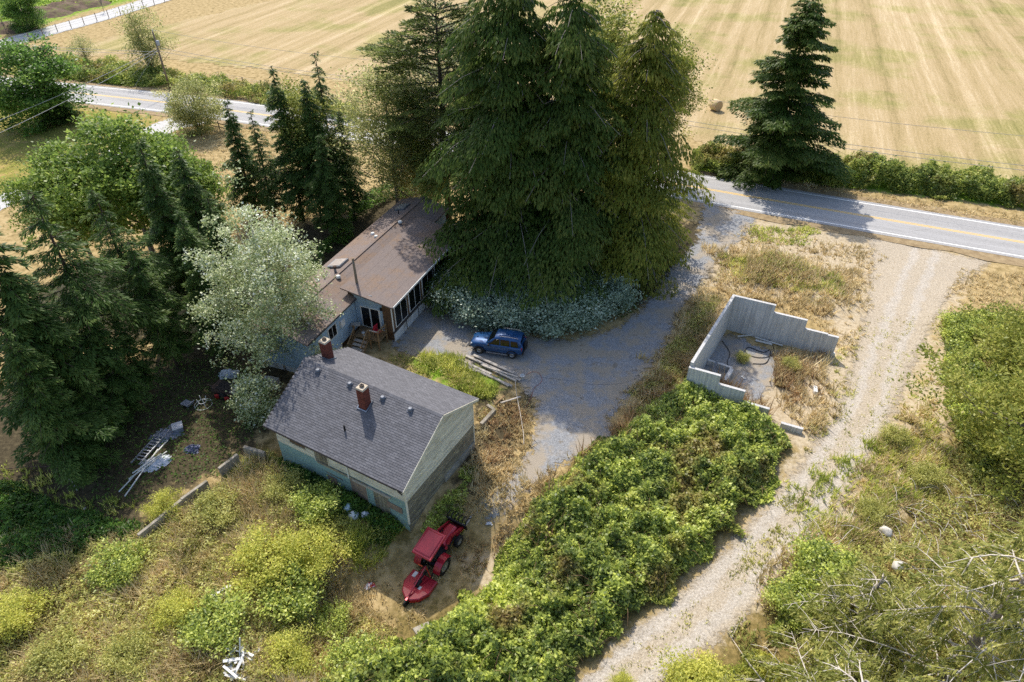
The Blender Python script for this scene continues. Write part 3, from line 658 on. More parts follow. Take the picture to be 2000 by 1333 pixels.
# corner post and the glazed side
for x0 in (AX0+.45, AX0+2.75, AX0+5.1, AX0+7.4, AX0+9.7):
    wx = 1.95
    f = MB().box((x0+wx/2, AY0-.02, 2.42), (wx, .07, 2.45)).build('window', M_['whitetrim'], HOU)
    for k in (0, 1): MB().box((x0+wx*(.26+.48*k), AY0-.065, 2.42), (wx*.43, .02, 2.25)).build('pane', M_['glass'], f)
MB().box(((AX0+AX1)/2, AY0-.03, 1.0), (AX1-AX0+.02, .1, .22)).build('sill_beam', M_['darktrim'], HOU)
for k in range(6):
    x0 = AX0+.06+k*2.05; MB().box((x0+.98, AY0-.02, .43), (1.93, .05, .92)).build('skirting_panel', M_['whitemetal'], HOU)
    MB().box((x0+2.0, AY0-.03, .45), (.1, .06, .94)).build('skirting_gap', M_['darktrim'], HOU)  # dark strip standing in for the shaded gap between panels
MB().box((AX0+.08, AY0+.02, 2.4), (.14, .12, 2.6)).build('corner_post', M_['whitetrim'], HOU)
MB().box((AX0+.2, AY0+.5, .48), (.1, .9, .96)).build('skirting_panel', M_['brownboard'], HOU)
MB().box((AX0+.2, 2.9, .45), (.08, 1.7, .9)).build('lattice_panel', M_['brownboard'], HOU)
# window on the recessed wall
f = MB().box((-3.15, Y0-.03, 2.55), (1.15, .08, 1.15)).build('window', M_['whitetrim'], HOU)
for k in (0, 1): MB().box((-3.4+.5*k, Y0-.075, 2.55), (.44, .02, .98)).build('pane', M_['glass'], f)
MB().box((-1.9, Y0-.12, 2.6), (.5, .2, .6)).build('meter_box', M_['whitetrim'], HOU)
# things fixed on the roof
def rz_(x, y): return ZH-(y-YR)*(ZH-ZE+.05)/(Y1+.3-YR) if y > YR else ZH
f = MB().box((3.4, 7.2, rz_(3.4, 7.2)+.1), (1.35, 1.35, .22), Matrix.Rotation(-.27, 3, 'X')).build('skylight', M_['flashing'], HOU); MB().box((3.4, 7.2, rz_(3.4, 7.2)+.225), (1.15, 1.15, .03), Matrix.Rotation(-.27, 3, 'X')).build('pane', mk('dusty_skylight', S(166, 156, 148), S(140, 130, 122), 3, .5), f)
f = MB().box((14.6, 7.3, rz_(14, 7.3)+.09), (1.2, 1.1, .2), Matrix.Rotation(-.27, 3, 'X')).build('skylight', M_['flashing'], HOU)
s = MB().tube([(2.0, 6.5, 4.2), (2.0, 6.5, 4.75)], .11, 10).build('stove_pipe', M_['flashing'], HOU); MB().lathe([(.16, 4.72), (.16, 4.9), (.02, 4.96)], 10, (2, 6.5, 0)).build('pipe_cap', M_['rust'], s)
for x, y in ((1.3, 5.75), (8.3, 6.4), (11.4, 5.7), (.6, 7.3), (9.0, 7.2)): MB().lathe([(.2, 0), (.2, .1), (.14, .2), (.001, .22)], 12, (x, y, rz_(x, y)-.02)).build('roof_vent', M_['whitetrim'], HOU)
for x, y in ((13.2, 6.9), (1.0, 6.9)): MB().tube([(x, y, rz_(x, y)-.05), (x, y, rz_(x, y)+.4)], .05, 8).build('vent_pipe', M_['black'], HOU)
# porch
PO = thing('porch_stairs', 'brown timber porch with railings and open stairs at the sliding door', 'porch', (hO[0], hO[1], 0), R_(68.0))
for k in range(8): MB().box((-1.2+.17*k, 2.1, .98), (.155, 2.5, .035)).build('deck_board', M_['deckwood'], PO)
for x, y in ((-1.2, .95), (-1.2, 3.2), (.0, .95), (-1.2, 1.75)): MB().box((x, y, .98), (.1, .1, 1.96)).build('post', M_['deckwood'], PO)
for k in range(4):
    MB().box((-1.5-.28*k, 2.45, .8-.2*k), (.3, 1.15, .04)).build('stair_tread', M_['oldwood'], PO)
for y in (1.85, 3.05):
    MB().beam((-1.3, y, .92), (-2.5, y, .02), .05, .22).build('stringer', M_['deckwood'], PO); MB().beam((-1.2, y, 1.9), (-2.45, y, 1.0), .07, .06).build('handrail', M_['deckwood'], PO)
    for k in range(6): x = -1.3-.2*k; MB().box((x, y, .92-.15*k+.42), (.035, .035, .88)).build('baluster', M_['deckwood'], PO)
MB().box((-1.2, 1.35, 1.9), (.1, .95, .05)).build('handrail', M_['oldwood'], PO); MB().box((-.6, .95, 1.9), (1.25, .1, .05)).build('handrail', M_['deckwood'], PO)
MB().box((-.75, 3.25, 1.75), (.5, .75, .05), R_(30)).build('side_shelf', M_['oldwood'], PO)
for k in range(5): MB().box((-1.2, 1.0+.17*k, 1.45), (.035, .035, .9)).build('baluster', M_['deckwood'], PO)
for k in range(7): MB().box((-1.1+.17*k, .95, 1.45), (.035, .035, .9)).build('baluster', M_['deckwood'], PO)
def hloc(x, y, z=0):
    a = R_(68); return (hO[0]+x*math.cos(a)-y*math.sin(a), hO[1]+x*math.sin(a)+y*math.cos(a), z)
t = thing('folding_chair', 'red fabric seat on the porch behind the railing', 'chair', hloc(-.55, 1.35, 1.0), R_(60))
MB().box((0, 0, .42), (.5, .5, .07)).build('seat', M_['redfabric'], t, bevel=.02); MB().box((0, .24, .72), (.5, .07, .6), Matrix.Rotation(R_(12), 3, 'X')).build('backrest', M_['redfabric'], t, bevel=.02)
for x in (-.22, .22):
    for y in (-.22, .22): MB().tube([(x, y, 0), (x, y, .4)], .018, 6).build('leg', M_['black'], t)
t = thing('bucket', 'small white bucket on the porch deck above the stairs', 'bucket', hloc(-1.0, 2.45, 1.0))
MB().lathe([(.1, 0), (.13, .3), (.145, .3), (.145, .33), (.12, .33), (.09, .03), (.001, .03)], 14).build('pail', M_['whitetrim'], t, True); MB().tube([(-.13, 0, .3), (-.1, .05, .42), (0, .07, .47), (.1, .05, .42), (.13, 0, .3)], .008, 5).build('handle', M_['aluminium'], t)
# ------------------------------------------------------------------ wooden pole by the house, with stay
x, y, ht = top(684, 505, 640)
t = thing('wooden_pole', 'tall bare wooden pole standing by the sliding door', 'pole', (x+.2, y, 0))
MB().tube([(0, 0, -.1), (0, 0, ht)], [.14, .1], 8).build('shaft', M_['pole'], t, True); MB().box((0, -.1, ht-.3), (.12, .06, .3)).build('bracket', M_['flashing'], t)
gp = G(658, 660); MB().tube([(0, 0, 4.4), (gp[0]-x-.2, gp[1]-y, .05)], .018, 5).build('guy_wire', M_['wire'], t)
# ------------------------------------------------------------------ blue SUV
f0 = G(936, 690); r0 = G(1002, 700); hd_ = math.atan2(f0[1]-r0[1], f0[0]-r0[0])
cc = (f0+r0)/2; off = np.array([math.sin(hd_), -math.cos(hd_), 0])*.74
SUV = thing('suv', 'dark blue boxy four-door SUV parked on the gravel drive', 'car', (cc[0]+off[0], cc[1]+off[1], .03), hd_)
def rr(x, hw, z0, z1, r, yt=None):
    """rounded body section at x"""
    ht = yt if yt is not None else hw
    return [(x, -hw, z0+r), (x, -hw+r, z0), (x, hw-r, z0), (x, hw, z0+r), (x, (hw+ht)/2*.995, (z0+z1)/2), (x, ht, z1-r), (x, ht-r, z1), (x, -ht+r, z1), (x, -ht, z1-r), (x, -(hw+ht)/2*.995, (z0+z1)/2)]
b = MB(); b.loft([rr(-2.14, .80, .55, 1.02, .08), rr(-2.05, .88, .46, 1.12, .09), rr(-1.0, .91, .42, 1.14, .08), rr(.72, .91, .42, 1.12, .08), rr(.95, .90, .42, 1.10, .1, .80), rr(1.75, .88, .44, 1.02, .12, .76), rr(2.05, .82, .50, .96, .12, .70), rr(2.14, .74, .56, .86, .1, .62)])
b.build('body', M_['bluepaint'], SUV, True)
c = MB(); c.loft([rr(-2.03, .80, 1.08, 1.30, .05, .78), rr(-1.93, .80, 1.08, 1.70, .09, .64), rr(-1.6, .82, 1.08, 1.76, .1, .64), rr(-.4, .82, 1.08, 1.79, .1, .64), rr(.05, .82, 1.08, 1.74, .09, .63), rr(.42, .82, 1.08, 1.44, .06, .71), rr(.82, .80, 1.06, 1.13, .02, .78)])
c.build('cabin', M_['bluepaint'], SUV, True)
def sidewin(pts, s):
    m = MB(); vs = []
    for x, z in pts:
        k = (z-1.08)/(1.72-1.08); y = .825+(.66-.825)*k; vs.append((x, s*(y+.03), z))
    n = len(vs); vi = [(x, y-s*.03, z) for x, y, z in vs]
    m.raw(vs+vi, [tuple(range(n)), tuple(range(n, 2*n))[::-1]]+[(i, (i+1) % n, n+(i+1) % n, n+i) for i in range(n)]); return m.build('side_window', M_['glass'], SUV)
for s in (-1, 1):
    sidewin([(-.3, 1.14), (.52, 1.14), (.08, 1.60), (-.3, 1.62)], s); sidewin([(-1.12, 1.14), (-.38, 1.14), (-.38, 1.62), (-1.08, 1.62)], s); sidewin([(-1.82, 1.16), (-1.24, 1.15), (-1.2, 1.61), (-1.72, 1.59)], s)
    MB().tube([(-1.75, s*.56, 1.80), (-1.65, s*.56, 1.85), (-.45, s*.56, 1.87), (-.35, s*.56, 1.82)], .025, 6).build('roof_rail', M_['alloy'], SUV)
    MB().beam((-1.0, s*.96, .40), (.75, s*.96, .40), .12, .06).build('side_step', M_['alloy'], SUV, bevel=.01)
    MB().box((.55, s*1.0, 1.18), (.12, .2, .15)).build('mirror', M_['blackplastic'], SUV, bevel=.03)
    MB().box((2.03, s*.6, .82), (.12, .26, .17)).build('headlight', M_['lampglass'], SUV, bevel=.03)
    MB().box((-2.08, s*.78, .98), (.1, .12, .26)).build('tail_light', M_['redlamp'], SUV, bevel=.02)
    for x in (-1.34, 1.36):
        w_ = thing('wheel', '', '', (x, s*.77, .36)); w_.parent = SUV; del w_['label']; del w_['category']; del w_['kind']
        MB().lathe([(.2, -.11), (.33, -.115), (.365, -.08), (.365, .08), (.33, .115), (.2, .11)], 22, axis='Y').build('tyre', M_['rubber'], w_, True)
        MB().lathe([(.001, .085*s), (.07, .09*s), (.1, .06*s), (.19, .06*s), (.215, .11*s)], 14, axis='Y').build('rim', M_['alloy'], w_, True)
        fl = MB(); n = 9
        vs = []; 
        for k in range(n):
            a = math.pi*k/(n-1); vs += [(x+.47*math.cos(a), s*.93, .4+.43*math.sin(a)), (x+.38*math.cos(a), s*.945, .4+.36*math.sin(a)), (x+.38*math.cos(a), s*.8, .4+.36*math.sin(a))]
        fs = []
        for k in range(n-1): fs += [(3*k, 3*k+3, 3*k+4, 3*k+1), (3*k+1, 3*k+4, 3*k+5, 3*k+2)]
        fl.raw(vs, fs); fl.build('wheel_arch', M_['blackplastic'], SUV)
m = MB(); k0 = [(.80, 1.12), (.47, 1.44)]; m.raw([(.80, -.70, 1.135), (.80, .70, 1.135), (.16, .58, 1.69), (.16, -.58, 1.69), (.78, -.70, 1.10), (.78, .70, 1.10), (.12, .58, 1.66), (.12, -.58, 1.66)], [(0, 1, 2, 3), (4, 7, 6, 5), (0, 4, 5, 1), (1, 5, 6, 2), (2, 6, 7, 3), (3, 7, 4, 0)]); m.build('windscreen', M_['glass'], SUV)
MB().box((-2.0, 0, 1.42), (.06, 1.1, .4), Matrix.Rotation(R_(-11), 3, 'Y')).build('rear_window', M_['glass'], SUV)
MB().box((2.16, 0, .58), (.16, 1.5, .2)).build('front_bumper', M_['blackplastic'], SUV, bevel=.04); MB().box((-2.17, 0, .6), (.16, 1.6, .2)).build('rear_bumper', M_['blackplastic'], SUV, bevel=.04)
MB().box((2.12, 0, .82), (.06, .62, .2)).build('grille', M_['blackplastic'], SUV, bevel=.02)
MB().lathe([(.001, -2.4), (.2, -2.4), (.33, -2.38), (.35, -2.3), (.33, -2.2), (.001, -2.2)], 20, (0, .1, .98), 'X').build('spare_wheel', M_['rubber'], SUV, True)
for y in (-.35, -.12, .12, .35): MB().box((-.9, y, 1.785), (1.5, .035, .02)).build('roof_rib', M_['bluepaint'], SUV)
# ------------------------------------------------------------------ red tractor with canopy
th_ = R_(60); tc_ = G(862, 1030, .6)[:2]
TR = thing('tractor', 'red compact tractor with canopy roof and front loader forks', 'tractor', (tc_[0], tc_[1], h1(tc_[0], tc_[1])), th_); TR.scale = (1.12, 1.12, 1.12); TR.rotation_mode = 'ZYX'; TR.rotation_euler = (0, -math.atan((h1(tc_[0]+1.0*math.cos(th_), tc_[1]+1.0*math.sin(th_))-h1(tc_[0]-1.0*math.cos(th_), tc_[1]-1.0*math.sin(th_)))/2.0), th_); TR.rotation_mode = 'XYZ'
def wheel(parent, x, y, r, w, rim, lugs):
    h = bpy.data.objects.new('wheel', None); COL.objects.link(h); h.parent = parent; h.location = (x, y, r)
    MB().lathe([(r*.55, -w/2*.8), (r*.88, -w/2), (r*.96, -w/2*.8), (r*.96, w/2*.8), (r*.88, w/2), (r*.55, w/2*.8)], 24, axis='Y').build('tyre', M_['rubber'], h, True)
    m = MB()
    for k in range(lugs):
        for s in (-1, 1):
            a = 2*math.pi*(k+(.5 if s > 0 else 0))/lugs
            m.box((r*.97*math.cos(a), s*w*.24, r*.97*math.sin(a)), (.05, w*.5, .045), Matrix.Rotation(-a, 3, 'Y') @ Matrix.Rotation(s*.5, 3, 'X'))
    m.build('tread_lugs', M_['rubber'], h, kind='stuff')
    MB().lathe([(.001, -w*.2), (r*.3, -w*.2), (r*.5, -w*.38), (r*.57, -w*.4), (r*.57, w*.4), (r*.5, w*.38), (r*.3, w*.2), (.001, w*.2)], 16, axis='Y').build('rim', mk('grey_rim', S(150, 148, 142), S(120, 118, 112), 4, .6) if rim else M_['alloy'], h, True)
for s in (-1, 1):
    wheel(TR, -.85, s*.62, .56, .34, 1, 14); wheel(TR, .78, s*.55, .36, .24, 1, 10)
    f = MB(); n = 8; vs = []
    for k in range(n):
        a = R_(20+140*k/(n-1)); vs += [(-.85+.66*math.cos(a), s*.42, .56+.66*math.sin(a)), (-.85+.66*math.cos(a), s*.84, .56+.66*math.sin(a)), (-.85+.62*math.cos(a), s*.84, .56+.62*math.sin(a)), (-.85+.62*math.cos(a), s*.42, .56+.62*math.sin(a))]
    fs = [(4*k+j, 4*k+(j+1) % 4, 4*k+4+(j+1) % 4, 4*k+4+j) for k in range(n-1) for j in range(4)]+[(0, 1, 2, 3), (4*n-4, 4*n-3, 4*n-2, 4*n-1)]
    f.raw(vs, fs); f.build('fender', M_['redpaint'], TR)
    MB().tube([(-.95, s*.42, .75), (-.95, s*.45, 1.85), (-.8, s*.45, 2.25)], .035, 8).build('canopy_post', M_['blackplastic'], TR)
    la = MB(); la.beam((-.1, s*.42, .95), (.55, s*.42, 1.32), .09, .16); la.beam((.5, s*.42, 1.33), (1.55, s*.42, .55), .09, .15); la.build('loader_arm', M_['redpaint'], TR)
    MB().tube([(.2, s*.42, .75), (.95, s*.42, .92)], .035, 8).build('lift_cylinder', M_['blackplastic'], TR)
    MB().box((.1, s*.42, .85), (.12, .12, .6)).build('loader_mount', M_['blackplastic'], TR)
    fk = MB(); fk.box((2.25, s*.45, .42), (1.25, .1, .06)); fk.box((1.6, s*.45, .62), (.06, .1, .46)); fk.build('fork_tine', M_['oldwood'], TR)
hood = MB(); hood.loft([[(.0, -.34, .62), (.0, .34, .62), (.0, .36, 1.1), (.0, .22, 1.22), (.0, -.22, 1.22), (.0, -.36, 1.1)], [(.9, -.31, .6), (.9, .31, .6), (.9, .32, 1.04), (.9, .2, 1.14), (.9, -.2, 1.14), (.9, -.32, 1.04)], [(1.25, -.27, .58), (1.25, .27, .58), (1.25, .28, .92), (1.25, .17, 1.02), (1.25, -.17, 1.02), (1.25, -.28, .92)]]); hood.build('hood', M_['redpaint'], TR, bevel=.03)
MB().box((1.27, 0, .78), (.04, .46, .32)).build('grille', M_['blackplastic'], TR)
MB().box((-.1, 0, .52), (2.0, .42, .36)).build('chassis', M_['blackplastic'], TR); MB().box((-.45, 0, .68), (.9, .8, .06)).build('foot_plate', M_['blackplastic'], TR)
st_ = MB().box((-.78, 0, .9), (.46, .5, .16)).build('seat', M_['blackplastic'], TR, bevel=.04); MB().box((-1.0, 0, 1.14), (.12, .48, .46), Matrix.Rotation(R_(-10), 3, 'Y')).build('backrest', M_['blackplastic'], st_, bevel=.04)
MB().tube([(-.05, 0, 1.05), (-.28, 0, 1.3)], .025, 6).build('steering_column', M_['blackplastic'], TR)
MB().lathe([(.16, -.015), (.19, 0), (.16, .015), (.14, 0), (.16, -.015)], 16, (-.28, 0, 1.32)).build('steering_wheel', M_['blackplastic'], TR, True)
rf = MB(); rf.box((-.62, 0, 2.30), (1.62, 1.24, .09), taper=.95); rf.box((-.62, 0, 2.37), (1.36, 1.02, .06), taper=.93); rf.build('canopy', M_['redpaint'], TR, bevel=.03)
MB().box((-1.5, .3, 1.02), (.05, .3, .1)).build('rear_reflector', M_['orange'], TR); MB().tube([(.65, .22, 1.05), (.65, .22, 1.55)], .03, 8).build('exhaust', M_['blackplastic'], TR)
bk = MB(); bk.box((1.56, 0, .62), (.08, 1.3, .5)); bk.build('fork_carriage', M_['blackplastic'], TR)
gr = MB()
for k in range(6):
    y = -.6+.24*k; gr.tube([(1.58, y, .78), (1.72, y, 1.02), (1.95, y, .98), (2.1, y, .72)], .035, 5)
gr.build('grapple', M_['blackplastic'], TR)
MB().box((1.2, 0, .62), (.7, .98, .06), Matrix.Rotation(R_(25), 3, 'Y')).build('loader_crossplate', M_['redpaint'], TR)
# rotary mower behind it
mw = np.array([tc_[0]-2.75*math.cos(R_(62)), tc_[1]-2.75*math.sin(R_(62))])
MW = thing('rotary_mower', 'red rotary brush mower hitched behind the tractor', 'mower', (mw[0], mw[1], h1(mw[0], mw[1])-.05), R_(60)); MW.scale = (1.12, 1.12, 1.12)
deck = [(.62, -.78), (.62, .78), (-.2, .8), (-.72, .55), (-.98, .18), (-.98, -.18), (-.72, -.55), (-.2, -.8)]
m = MB(); n = len(deck); m.raw([(x, y, .16) for x, y in deck]+[(x, y, .40) for x, y in deck]+[(x*.94, y*.94, .43) for x, y in deck], [tuple(range(n))[::-1]]+[(i, (i+1) % n, n+(i+1) % n, n+i) for i in range(n)]+[(n+i, n+(i+1) % n, 2*n+(i+1) % n, 2*n+i) for i in range(n)]+[tuple(range(2*n, 3*n))])
m.build('deck', M_['redpaint'], MW)
MB().box((-.02, 0, .54), (.4, .28, .24)).build('gearbox', M_['blackplastic'], MW, bevel=.04)
MB().tube([(.2, 0, .58), (1.0, 0, .6)], .05, 8).build('drive_shaft', M_['blackplastic'], MW)
for s in (-1, 1): MB().beam((.55, s*.3, .48), (-.1, s*.12, .5), .06, .06).build('deck_rib', M_['redpaint'], MW); MB().beam((.6, s*.36, .45), (1.15, s*.3, .5), .06, .08).build('hitch_arm', M_['blackplastic'], MW)
MB().beam((.75, 0, 1.05), (-.85, 0, .5), .06, .05).build('top_link', M_['redpaint'], MW); MB().beam((.62, -.36, .45), (.72, 0, 1.08), .06, .05).build('a_frame', M_['redpaint'], MW); MB().beam((.62, .36, .45), (.72, 0, 1.08), .06, .05).build('a_frame', M_['redpaint'], MW)
MB().box((.38, .5, .435), (.34, .2, .006)).build('warning_label', M_['whitepaint'], MW); MB().box((-.16, -.2, .437), (.2, .16, .006)).build('warning_label', M_['whitepaint'], MW)
t_ = MB().lathe([(.05, -.05), (.2, -.06), (.22, 0), (.2, .06), (.05, .05)], 16, (-1.12, 0, .22), 'Y').build('tail_wheel', M_['rubber'], MW, True); MB().beam((-.7, 0, .45), (-1.12, 0, .45), .1, .06).build('wheel_arm', M_['redpaint'], MW)
# ------------------------------------------------------------------ concrete foundation walls
def FP(px, py, z): return np.array(G2(px, py, z))
ZT = 3.05
c0 = np.array((18.0, 45.9)); cR = np.array((25.65, 42.35)); cL = np.array((12.75, 37.25))
FND = thing('foundation_wall', 'unfinished grey concrete foundation with stepped walls round a gravel floor', 'foundation', (0, 0, 0))
def wallrun(name, a, b, segs, th=.22):
    """segs: (t0,t1,height)"""
    d = b-a; L = np.linalg.norm(d); u = d/L; nn = np.array((-u[1], u[0])); m = MB()
    prof = []
    for t0, t1, h in segs: prof += [(t0*L, h), (t1*L, h)]
    prof = [(segs[0][0]*L, -.3)]+prof+[(segs[-1][1]*L, -.3)]
    A = [(*(a+u*s-nn*th/2), z) for s, z in prof]; B = [(*(a+u*s+nn*th/2), z) for s, z in prof]; n = len(prof)
    # split in columns so the faces stay convex
    for t0, t1, h in segs:
        p = a+u*t0*L; q = a+u*t1*L
        m.raw([(*(p-nn*th/2), -.3), (*(q-nn*th/2), -.3), (*(q+nn*th/2), -.3), (*(p+nn*th/2), -.3), (*(p-nn*th/2), h), (*(q-nn*th/2), h), (*(q+nn*th/2), h), (*(p+nn*th/2), h)], [(0, 3, 2, 1), (4, 5, 6, 7), (0, 1, 5, 4), (1, 2, 6, 5), (2, 3, 7, 6), (3, 0, 4, 7)])
    return m.build(name, M_['concrete'], FND)
hz = lambda px, py, p: CAMH+ray(px, py)[2]*p[1]/ray(px, py)[1]
h0 = hz(1426, 577, c0); 
pt = lambda t: c0+(cR-c0)*t
wallrun('rear_wall', c0-(cR-c0)/np.linalg.norm(cR-c0)*.11, cR, [(0, .40, h0), (.40, .70, hz(1543, 618, pt(.55))), (.70, .90, hz(1590, 647, pt(.80))), (.90, 1.0, hz(1622, 656, pt(.95))-.02)])
wallrun('left_wall', c0, cL, [(0.012, .985, h0)])
# front wall in three steps and a buried end
dF = (cR-c0)/np.linalg.norm(cR-c0)
seg = [((1342, 716), (1408, 733)), ((1406, 750), (1456, 764)), ((1454, 783), (1503, 800)), ((1526, 825), (1569, 838))]
s_ = 0; fsegs = []
for (a, b) in seg:
    # find heights so that the run stays on the line from cL along dF
    best = []
    for (px, py) in (a, b):
        r = ray(px, py); A_ = np.array([[r[0], -dF[0]], [r[1], -dF[1]]]); k = np.linalg.solve(A_, cL); best.append((k[1], CAMH+r[2]*k[0]))
    fsegs.append((best[0][0], best[1][0], (best[0][1]+best[1][1])/2))
LF = 12.0
fs2 = []; prev = None
for i, (s0, s1, hgt_) in enumerate(fsegs):
    s0 = -.11 if i == 0 else (prev if i < 3 else s0); fs2.append((s0/LF, s1/LF, max(hgt_, .25))); prev = s1
wallrun('front_wall', cL, cL+dF*LF, fs2[:3]); wallrun('low_front_wall', cL, cL+dF*LF, fs2[3:])
HF = [q[2] for q in fs2]
# low inner stub walls
i0 = np.array(G2(1380, 712)); i1 = np.array(G2(1428, 728)); i2 = np.array(G2(1414, 752))
wallrun('inner_stub_wall', i0, i1, [(0, .3, .5), (.42, 1, .5)], .2); wallrun('inner_stub_wall', i1-(i1-i2)*.08, i2, [(0, 1, .5)], .3)
def plank(p0, p1, w, h, label, group, mat='oldwood', z=0.0, name='timber_plank', cat='plank', z1=None):
    a = G(*p0); b = G(*p1); za = h1(a[0], a[1])+z; zb = h1(b[0], b[1])+(z if z1 is None else z1)
    o = MB().beam((0, 0, za+h/2), (b[0]-a[0], b[1]-a[1], zb+h/2), w, h, .5+random.uniform(-.4, .4)).build(name, M_[mat], None); o.location = (a[0], a[1], 0); return tag(o, label, cat, group)
plank((1440, 660), (1475, 657), .1, .07, 'thin pale batten lying across the foundation corner', 'boards lying inside the foundation', 'whitepaint', .1)
plank((1474, 662), (1528, 678), .12, .07, 'long white board beside the rear concrete wall', 'boards lying inside the foundation', 'whitepaint', .1)
plank((1475, 667), (1508, 675), .22, .05, 'short wide white board beside the rear concrete wall', 'boards lying inside the foundation', 'whitepaint', .06)
plank((1448, 736), (1454, 742), .2, .06, 'small white offcut on the gravel floor beside the stub wall', 'boards lying inside the foundation', 'whitepaint', .04)
def hose(pxs, r, label, name, mat, zs=.06, cat='hose', group=None):
    pts = []
    P_ = np.array(pxs, float); tt = np.linspace(0, len(P_)-1, len(P_)*5)
    # Catmull-Rom for a soft curve
    for t in tt:
        i = min(int(t), len(P_)-2); f = t-i; p = [P_[max(i-1, 0)], P_[i], P_[i+1], P_[min(i+2, len(P_)-1)]]
        q = .5*((2*p[1])+(-p[0]+p[2])*f+(2*p[0]-5*p[1]+4*p[2]-p[3])*f*f+(-p[0]+3*p[1]-3*p[2]+p[3])*f**3)
        g = G(q[0], q[1]); pts.append((g[0], g[1], h1(g[0], g[1])+zs+r))
    o = MB().tube(pts, r, 6).build(name, M_[mat], None, True); return tag(o, label, cat, group)
hose([(1460, 648), (1475, 640), (1490, 650), (1500, 664), (1510, 680), (1508, 694), (1490, 700), (1470, 698), (1456, 690), (1462, 680), (1490, 690), (1505, 685), (1496, 710), (1470, 712)], .03, 'black corrugated pipe looping over the foundation gravel', 'drain_hose', 'hose')
hose([(1410, 668), (1425, 690), (1420, 710), (1428, 722)], .025, 'short black pipe lying near the inner stub wall', 'drain_hose', 'hose')
p = G(1591, 766); o = thing('concrete_block', 'single white concrete block on the sand between foundation and track', 'block', (p[0], p[1], h1(p[0], p[1])), R_(75)); MB().box((0, 0, .17), (.7, .26, .34)).build('block', M_['whitepaint'], o, bevel=.02)
p = G(1622, 690); o = tag(MB().box((0, 0, .1), (.3, .3, .3)).build('footing_block', M_['whitepaint'], None, bevel=.02), 'small pale block at the low end of the stepped rear wall', 'block'); o.location = (p[0], p[1]-.3, .05)
# ------------------------------------------------------------------ hay bale
p = G(1398, 218); t = thing('hay_bale', 'round hay bale alone on the mown field', 'hay bale', (p[0], p[1]+.4, .03), R_(118))
MB().lathe([(.70, -.62), (.76, -.55), (.775, 0), (.76, .55), (.70, .62)], 28, (0, 0, .75), 'X').build('roll', M_['hay'], t, True)
for s in (-1, 1): MB().lathe([(.001, .66*s), (.25, .645*s), (.5, .64*s), (.705, .615*s)], 28, (0, 0, .75), 'X').build('end_face', M_['hayend'], t)
# ------------------------------------------------------------------ utility poles and cables
def upole(x, y, h, rz, label, detail=True):
    t = thing('utility_pole', label, 'pole', (x, y, 0), rz, 'utility poles along the road')
    MB().tube([(0, 0, -.2), (0, 0, h)], [.17, .12], 10).build('shaft', M_['pole'], t, True)
    MB().tube([(0, 0, h), (0, 0, h+.28)], .05, 6).build('insulator', M_['whitetrim'], t)
    if detail:
        MB().lathe([(.02, 0), (.24, .03), (.25, .62), (.2, .72), (.02, .76)], 14, (.38, -.05, h-1.95)).build('transformer', mk('grey_transformer', S(176, 180, 186), S(160, 164, 170), 3, .5), t, True)
        MB().box((.18, 0, h-1.5), (.2, .08, .1)).build('bracket', M_['flashing'], t)
        MB().box((-.16, -.1, h-6.0), (.36, .1, .12)).build('crossarm', M_['oldwood'], t)
    return t
ux, uy, uh = top(298, 62, 173)
upole(ux, uy, uh, R_(-16), 'wooden utility pole with grey transformer beside the far road verge')
rx_, ry_ = 62.0, 63.5
mx_, my_ = 2.0, 88.0
upole(mx_, my_, 8.6, R_(-20), 'plain utility pole behind the tall cedars', False); upole(rx_, ry_, 8.6, R_(-22), 'plain utility pole past the roadside conifer', False)
def cable(name, a, b, sag, r, label, group=None):
    a = np.array(a); b = np.array(b); pts = [tuple(a+(b-a)*t-np.array([0, 0, sag*4*t*(1-t)])) for t in np.linspace(0, 1, 18)]
    return tag(MB().tube(pts, r, 5).build(name, M_['wire'], None, True), label, 'cable', group)
cable('power_cable', (ux, uy, uh+.25), (mx_, my_, 8.85), 1.0, .018, 'thin upper power cable from the transformer pole towards the cedars', 'cables along the road'); cable('power_cable', (mx_, my_, 8.85), (rx_, ry_, 8.85), 1.0, .018, 'upper power cable passing the roadside conifer', 'cables along the road')
for k, z in enumerate((6.0, 5.5)):
    cable('telephone_cable', (ux-.1, uy-.1, uh-8.3+z+.1-.3*0), (mx_, my_-.1, z), .8, .025, ['higher', 'lower'][k]+' telephone cable from the transformer pole towards the cedars', 'cables along the road')
    cable('telephone_cable', (mx_, my_-.1, z), (rx_, ry_-.1, z-.3), .8, .025, ['higher', 'lower'][k]+' telephone cable in front of the roadside conifer', 'cables along the road')
    q = G(-140, 288+34*k, 4.6); cable('service_cable', (ux-.05, uy-.15, uh-2.4-.3*k), tuple(q), .5, .03, ['higher', 'lower'][k]+' house cable crossing the lawn from the transformer pole', 'service cables over the lawn')
    e = RC[22]; cable('telephone_cable', (ux-.15, uy, uh-2.9-.4*k), (-128, 128, 5.4-.4*k), .8, .025, ['higher', 'lower'][k]+' telephone cable over the weedy roadside ditch', 'cables along the road')
for k, (px, py) in enumerate(((262, 172), (246, 160))): q = G(px, py); cable('guy_wire', (ux, uy, uh-2.4-.3*k), (q[0], q[1], .05), .0, .02, ['longer', 'shorter'][k]+' stay wire from the transformer pole into the ditch')
